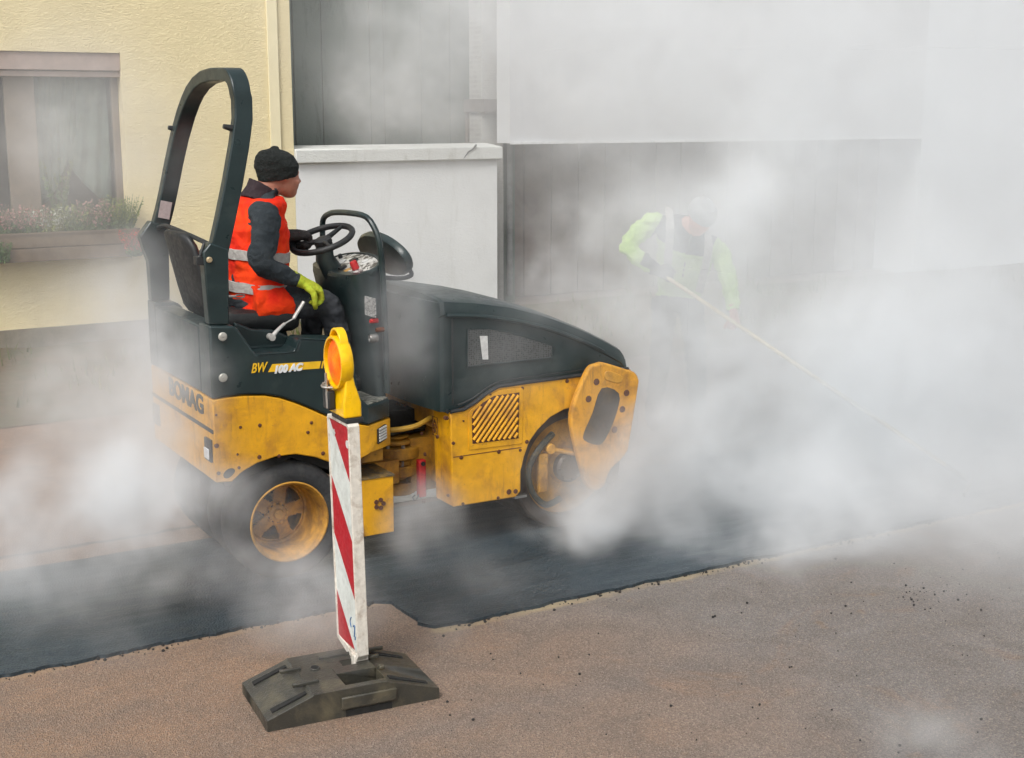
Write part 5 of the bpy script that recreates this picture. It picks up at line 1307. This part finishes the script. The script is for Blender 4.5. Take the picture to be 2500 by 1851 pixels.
# ================================================================== STEAM: one cloud of real vapour (a voxel volume), no surface
def steam_cloud(blobs, bmin, bmax, res):
    """blobs = (x, y, z, radius, squash, density) in W axes"""
    gr_ = bpy.data.node_groups.new('steam_field', 'GeometryNodeTree')
    gr_.interface.new_socket('Geometry', in_out='INPUT', socket_type='NodeSocketGeometry')
    gr_.interface.new_socket('Geometry', in_out='OUTPUT', socket_type='NodeSocketGeometry')
    N = gr_.nodes.new; L = gr_.links.new
    def mt(op, a, b=None):
        n = N('ShaderNodeMath'); n.operation = op
        for i, x in enumerate((a, b)):
            if x is None: continue
            if isinstance(x, (int, float)): n.inputs[i].default_value = x
            else: L(x, n.inputs[i])
        return n.outputs[0]
    pos = N('GeometryNodeInputPosition').outputs[0]
    # turbulent warp of the positions, so no puff keeps a round outline
    wz = N('ShaderNodeTexNoise'); wz.inputs['Scale'].default_value = .9; wz.inputs['Detail'].default_value = 3; L(pos, wz.inputs['Vector'])
    sb_ = N('ShaderNodeVectorMath'); sb_.operation = 'SUBTRACT'; L(wz.outputs['Color'], sb_.inputs[0]); sb_.inputs[1].default_value = (.5, .5, .5)
    sc_ = N('ShaderNodeVectorMath'); sc_.operation = 'SCALE'; L(sb_.outputs[0], sc_.inputs[0]); sc_.inputs['Scale'].default_value = 1.3
    ad = N('ShaderNodeVectorMath'); ad.operation = 'ADD'; L(pos, ad.inputs[0]); L(sc_.outputs[0], ad.inputs[1]); wp = ad.outputs[0]
    tots = [None, None]
    for (x, y, z, r, sq, dn, kd) in blobs:
        s1 = N('ShaderNodeVectorMath'); s1.operation = 'SUBTRACT'; L(wp, s1.inputs[0]); s1.inputs[1].default_value = (x, y, z)
        s2 = N('ShaderNodeVectorMath'); s2.operation = 'DIVIDE'; L(s1.outputs[0], s2.inputs[0]); s2.inputs[1].default_value = (r * sq[0], r * sq[1], r * sq[2])
        ln = N('ShaderNodeVectorMath'); ln.operation = 'LENGTH'; L(s2.outputs[0], ln.inputs[0])
        mr = N('ShaderNodeMapRange'); mr.interpolation_type = 'SMOOTHSTEP'; L(ln.outputs['Value'], mr.inputs[0])
        mr.inputs[1].default_value = .15; mr.inputs[2].default_value = 1; mr.inputs[3].default_value = dn; mr.inputs[4].default_value = 0
        tots[kd] = mr.outputs[0] if tots[kd] is None else mt('ADD', tots[kd], mr.outputs[0])
    nz = N('ShaderNodeTexNoise'); nz.inputs['Scale'].default_value = 1.9; nz.inputs['Detail'].default_value = 7; nz.inputs['Roughness'].default_value = .68; nz.inputs['Distortion'].default_value = 1.1
    L(pos, nz.inputs['Vector'])
    wisp = mt('MAXIMUM', mt('MULTIPLY', mt('SUBTRACT', nz.outputs[0], .36), 4.6), 0.05)
    n2 = N('ShaderNodeTexNoise'); n2.inputs['Scale'].default_value = 4.6; n2.inputs['Detail'].default_value = 5; n2.inputs['Roughness'].default_value = .6; n2.inputs['Distortion'].default_value = 1.6
    L(wp, n2.inputs['Vector'])
    wisp = mt('MULTIPLY', wisp, mt('MAXIMUM', mt('MULTIPLY', mt('SUBTRACT', n2.outputs[0], .33), 5.5), .12))
    soft = mt('MAXIMUM', mt('MULTIPLY', mt('SUBTRACT', nz.outputs[0], .22), 2.0), 0.1)
    dens = mt('ADD', mt('MULTIPLY', tots[0], wisp), mt('MULTIPLY', tots[1], soft))
    vc = N('GeometryNodeVolumeCube'); L(dens, vc.inputs['Density'])
    vc.inputs['Min'].default_value = bmin; vc.inputs['Max'].default_value = bmax
    for i, k in enumerate('XYZ'): vc.inputs['Resolution ' + k].default_value = res[i]
    mat = bpy.data.materials.new('steam'); mat.use_nodes = True; t = mat.node_tree; t.nodes.clear()
    o = t.nodes.new('ShaderNodeOutputMaterial'); pv = t.nodes.new('ShaderNodeVolumePrincipled'); t.links.new(pv.outputs[0], o.inputs['Volume'])
    pv.inputs['Color'].default_value = (.925, .94, .95, 1); pv.inputs['Density'].default_value = 1.0; pv.inputs['Anisotropy'].default_value = .1
    sm = N('GeometryNodeSetMaterial'); sm.inputs['Material'].default_value = mat; L(vc.outputs[0], sm.inputs[0])
    go = N('NodeGroupOutput'); L(sm.outputs[0], go.inputs[0])
    me = bpy.data.meshes.new('steam'); me.materials.append(mat)
    ob_ = bpy.data.objects.new('steam', me); COL.objects.link(ob_)
    ob_.location = tuple(W.o); ob_.rotation_euler = (0, 0, W.rot)
    md = ob_.modifiers.new('field', 'NODES'); md.node_group = gr_
    ob_['kind'] = 'stuff'
    return ob_
def puff(x, y, dist, r, dn, sq=(1, 1, 1), kd=0):
    q = W.loc(at_depth('D', x, y, dist)); return (q[0], q[1], q[2], r, sq, dn, kd)
def mist(x, y, dist, r, dn, sq=(1, 1, 1)): return puff(x, y, dist, r, dn, sq, 1)
ST = [
 # (overview x, y, distance, radius, density)
 # even mist over the whole right side
 mist(1650, 1000, 8.3, 1.5, 1.6), mist(2050, 950, 8.5, 1.9, 1.4), mist(1700, 600, 9.0, 1.5, .8), mist(2150, 550, 9.6, 2.0, .75), mist(1450, 650, 8.7, 1.0, .8),
 mist(1500, 200, 10.2, 2.0, .55), mist(1850, 130, 10.4, 2.0, .6), mist(2200, 130, 10.3, 2.3, .8), mist(1150, 60, 10.2, 1.7, .5), mist(850, 60, 10.0, 1.4, .45),
 # billows right of the drum and round the second worker
 puff(1500, 1010, 7.6, .60, 3.4), puff(1640, 1120, 7.9, .8, 2.4), puff(1420, 1130, 7.0, .42, 3.6), puff(1560, 1190, 6.8, .42, 3.2), puff(1720, 1150, 6.9, .45, 3.0), mist(1450, 950, 7.5, .5, 1.4), puff(1850, 1080, 8.0, 1.0, 2.0), puff(2150, 1080, 8.2, 1.2, 1.6),
 puff(1440, 850, 8.0, .45, 2.4), puff(1950, 880, 8.0, .8, 2.4), puff(2130, 760, 9.3, 1.3, 1.2), puff(1800, 760, 8.2, .5, 1.0),
 puff(1290, 580, 8.7, .6, 1.4), puff(1420, 720, 8.1, .45, 2.4), mist(1480, 550, 8.2, .8, 1.15), mist(1600, 620, 8.2, .35, 1.0), mist(1550, 445, 8.45, .30, 3.4), mist(1385, 520, 8.3, .42, 2.0), mist(1530, 760, 8.3, .6, 1.5), puff(1600, 700, 8.1, .4, 1.5), puff(1700, 400, 9.8, .8, 1.0), puff(1950, 470, 10.6, .8, .7),
 puff(1400, 240, 10.0, .9, .6), puff(1750, 220, 10.2, 1.2, .7), puff(2190, 330, 10.0, .9, .7), puff(1250, 90, 10.0, 1.0, .8), puff(930, 50, 9.8, .9, .8), puff(860, 250, 10.7, .8, .8), puff(960, 250, 11.4, .6, .5),
 # at the drum and fork
 puff(1330, 1060, 6.75, .32, 4.2), puff(1250, 1120, 6.6, .22, 2.4), puff(1385, 900, 7.0, .30, 3.6), puff(1220, 720, 6.9, .42, .7), puff(1130, 720, 6.5, .36, .5), puff(890, 690, 6.8, .36, 1.2), mist(900, 720, 6.7, .35, .45), mist(1100, 700, 6.7, .4, .25), puff(1400, 760, 7.4, .35, 2.4),
 mist(1345, 990, 6.85, .42, 2.8), mist(1400, 860, 7.0, .28, 1.6),
 # left: behind and beside the machine
 mist(250, 800, 7.6, .8, .7), puff(250, 780, 7.2, .6, 1.8), puff(350, 860, 6.7, .45, 2.2), mist(110, 330, 9.2, 1.2, .75), puff(150, 300, 9.8, .6, .5),
 puff(400, 770, 6.2, .32, 4.0), puff(350, 930, 6.1, .36, 3.0), puff(370, 420, 7.0, .40, .5), puff(350, 650, 6.6, .28, .9), mist(200, 1040, 6.8, .7, .25), puff(30, 880, 7.6, .4, .5), puff(420, 1040, 5.9, .24, 2.4), puff(430, 1110, 5.75, .30, 3.6), puff(320, 1110, 5.9, .36, 3.0), mist(330, 1000, 6.0, .50, 1.5), mist(250, 860, 6.8, .8, .8), mist(430, 1090, 5.75, .26, 2.6), mist(300, 1130, 5.8, .5, 1.0), mist(550, 1250, 5.5, .35, .9), mist(1100, 1230, 6.0, .6, .25),
 mist(1330, 1110, 6.75, .30, 2.0), puff(1300, 1130, 6.7, .34, 4.0), mist(1400, 1020, 7.0, .35, 2.0),
 mist(390, 900, 6.1, .32, 1.6),
 # low on the fresh asphalt, left and middle
 puff(110, 1200, 5.7, .55, 3.4), puff(350, 1220, 5.6, .44, 4.2), mist(150, 1230, 5.6, .6, .6), puff(470, 1120, 5.7, .30, 3.6), puff(600, 1310, 5.4, .38, 3.2, (1.3, 1, .6)), puff(870, 1170, 5.9, .30, 2.6), puff(200, 1370, 5.2, .34, 1.4),
 puff(1000, 1130, 6.3, .28, 1.0), puff(950, 1340, 5.5, .20, 1.2), puff(1150, 1250, 6.0, .35, .7, (1.3, 1, .6)),
 # thin steam lying over the right of the old road
 mist(1450, 1130, 7.2, .5, 2.2), mist(1780, 1170, 7.0, .8, 2.8, (1.4, 1, .8)), mist(2100, 1120, 7.0, .95, 2.2), puff(1650, 1220, 6.5, .35, 1.8), mist(2200, 1290, 6.2, .6, 1.0),
 puff(1810, 1640, 4.2, .18, 2.6), puff(2150, 1620, 4.2, .28, 2.6),
]
steam = steam_cloud(ST, (-5.5, -11.0, .0), (14, 1.2, 5.2), (410, 256, 110))
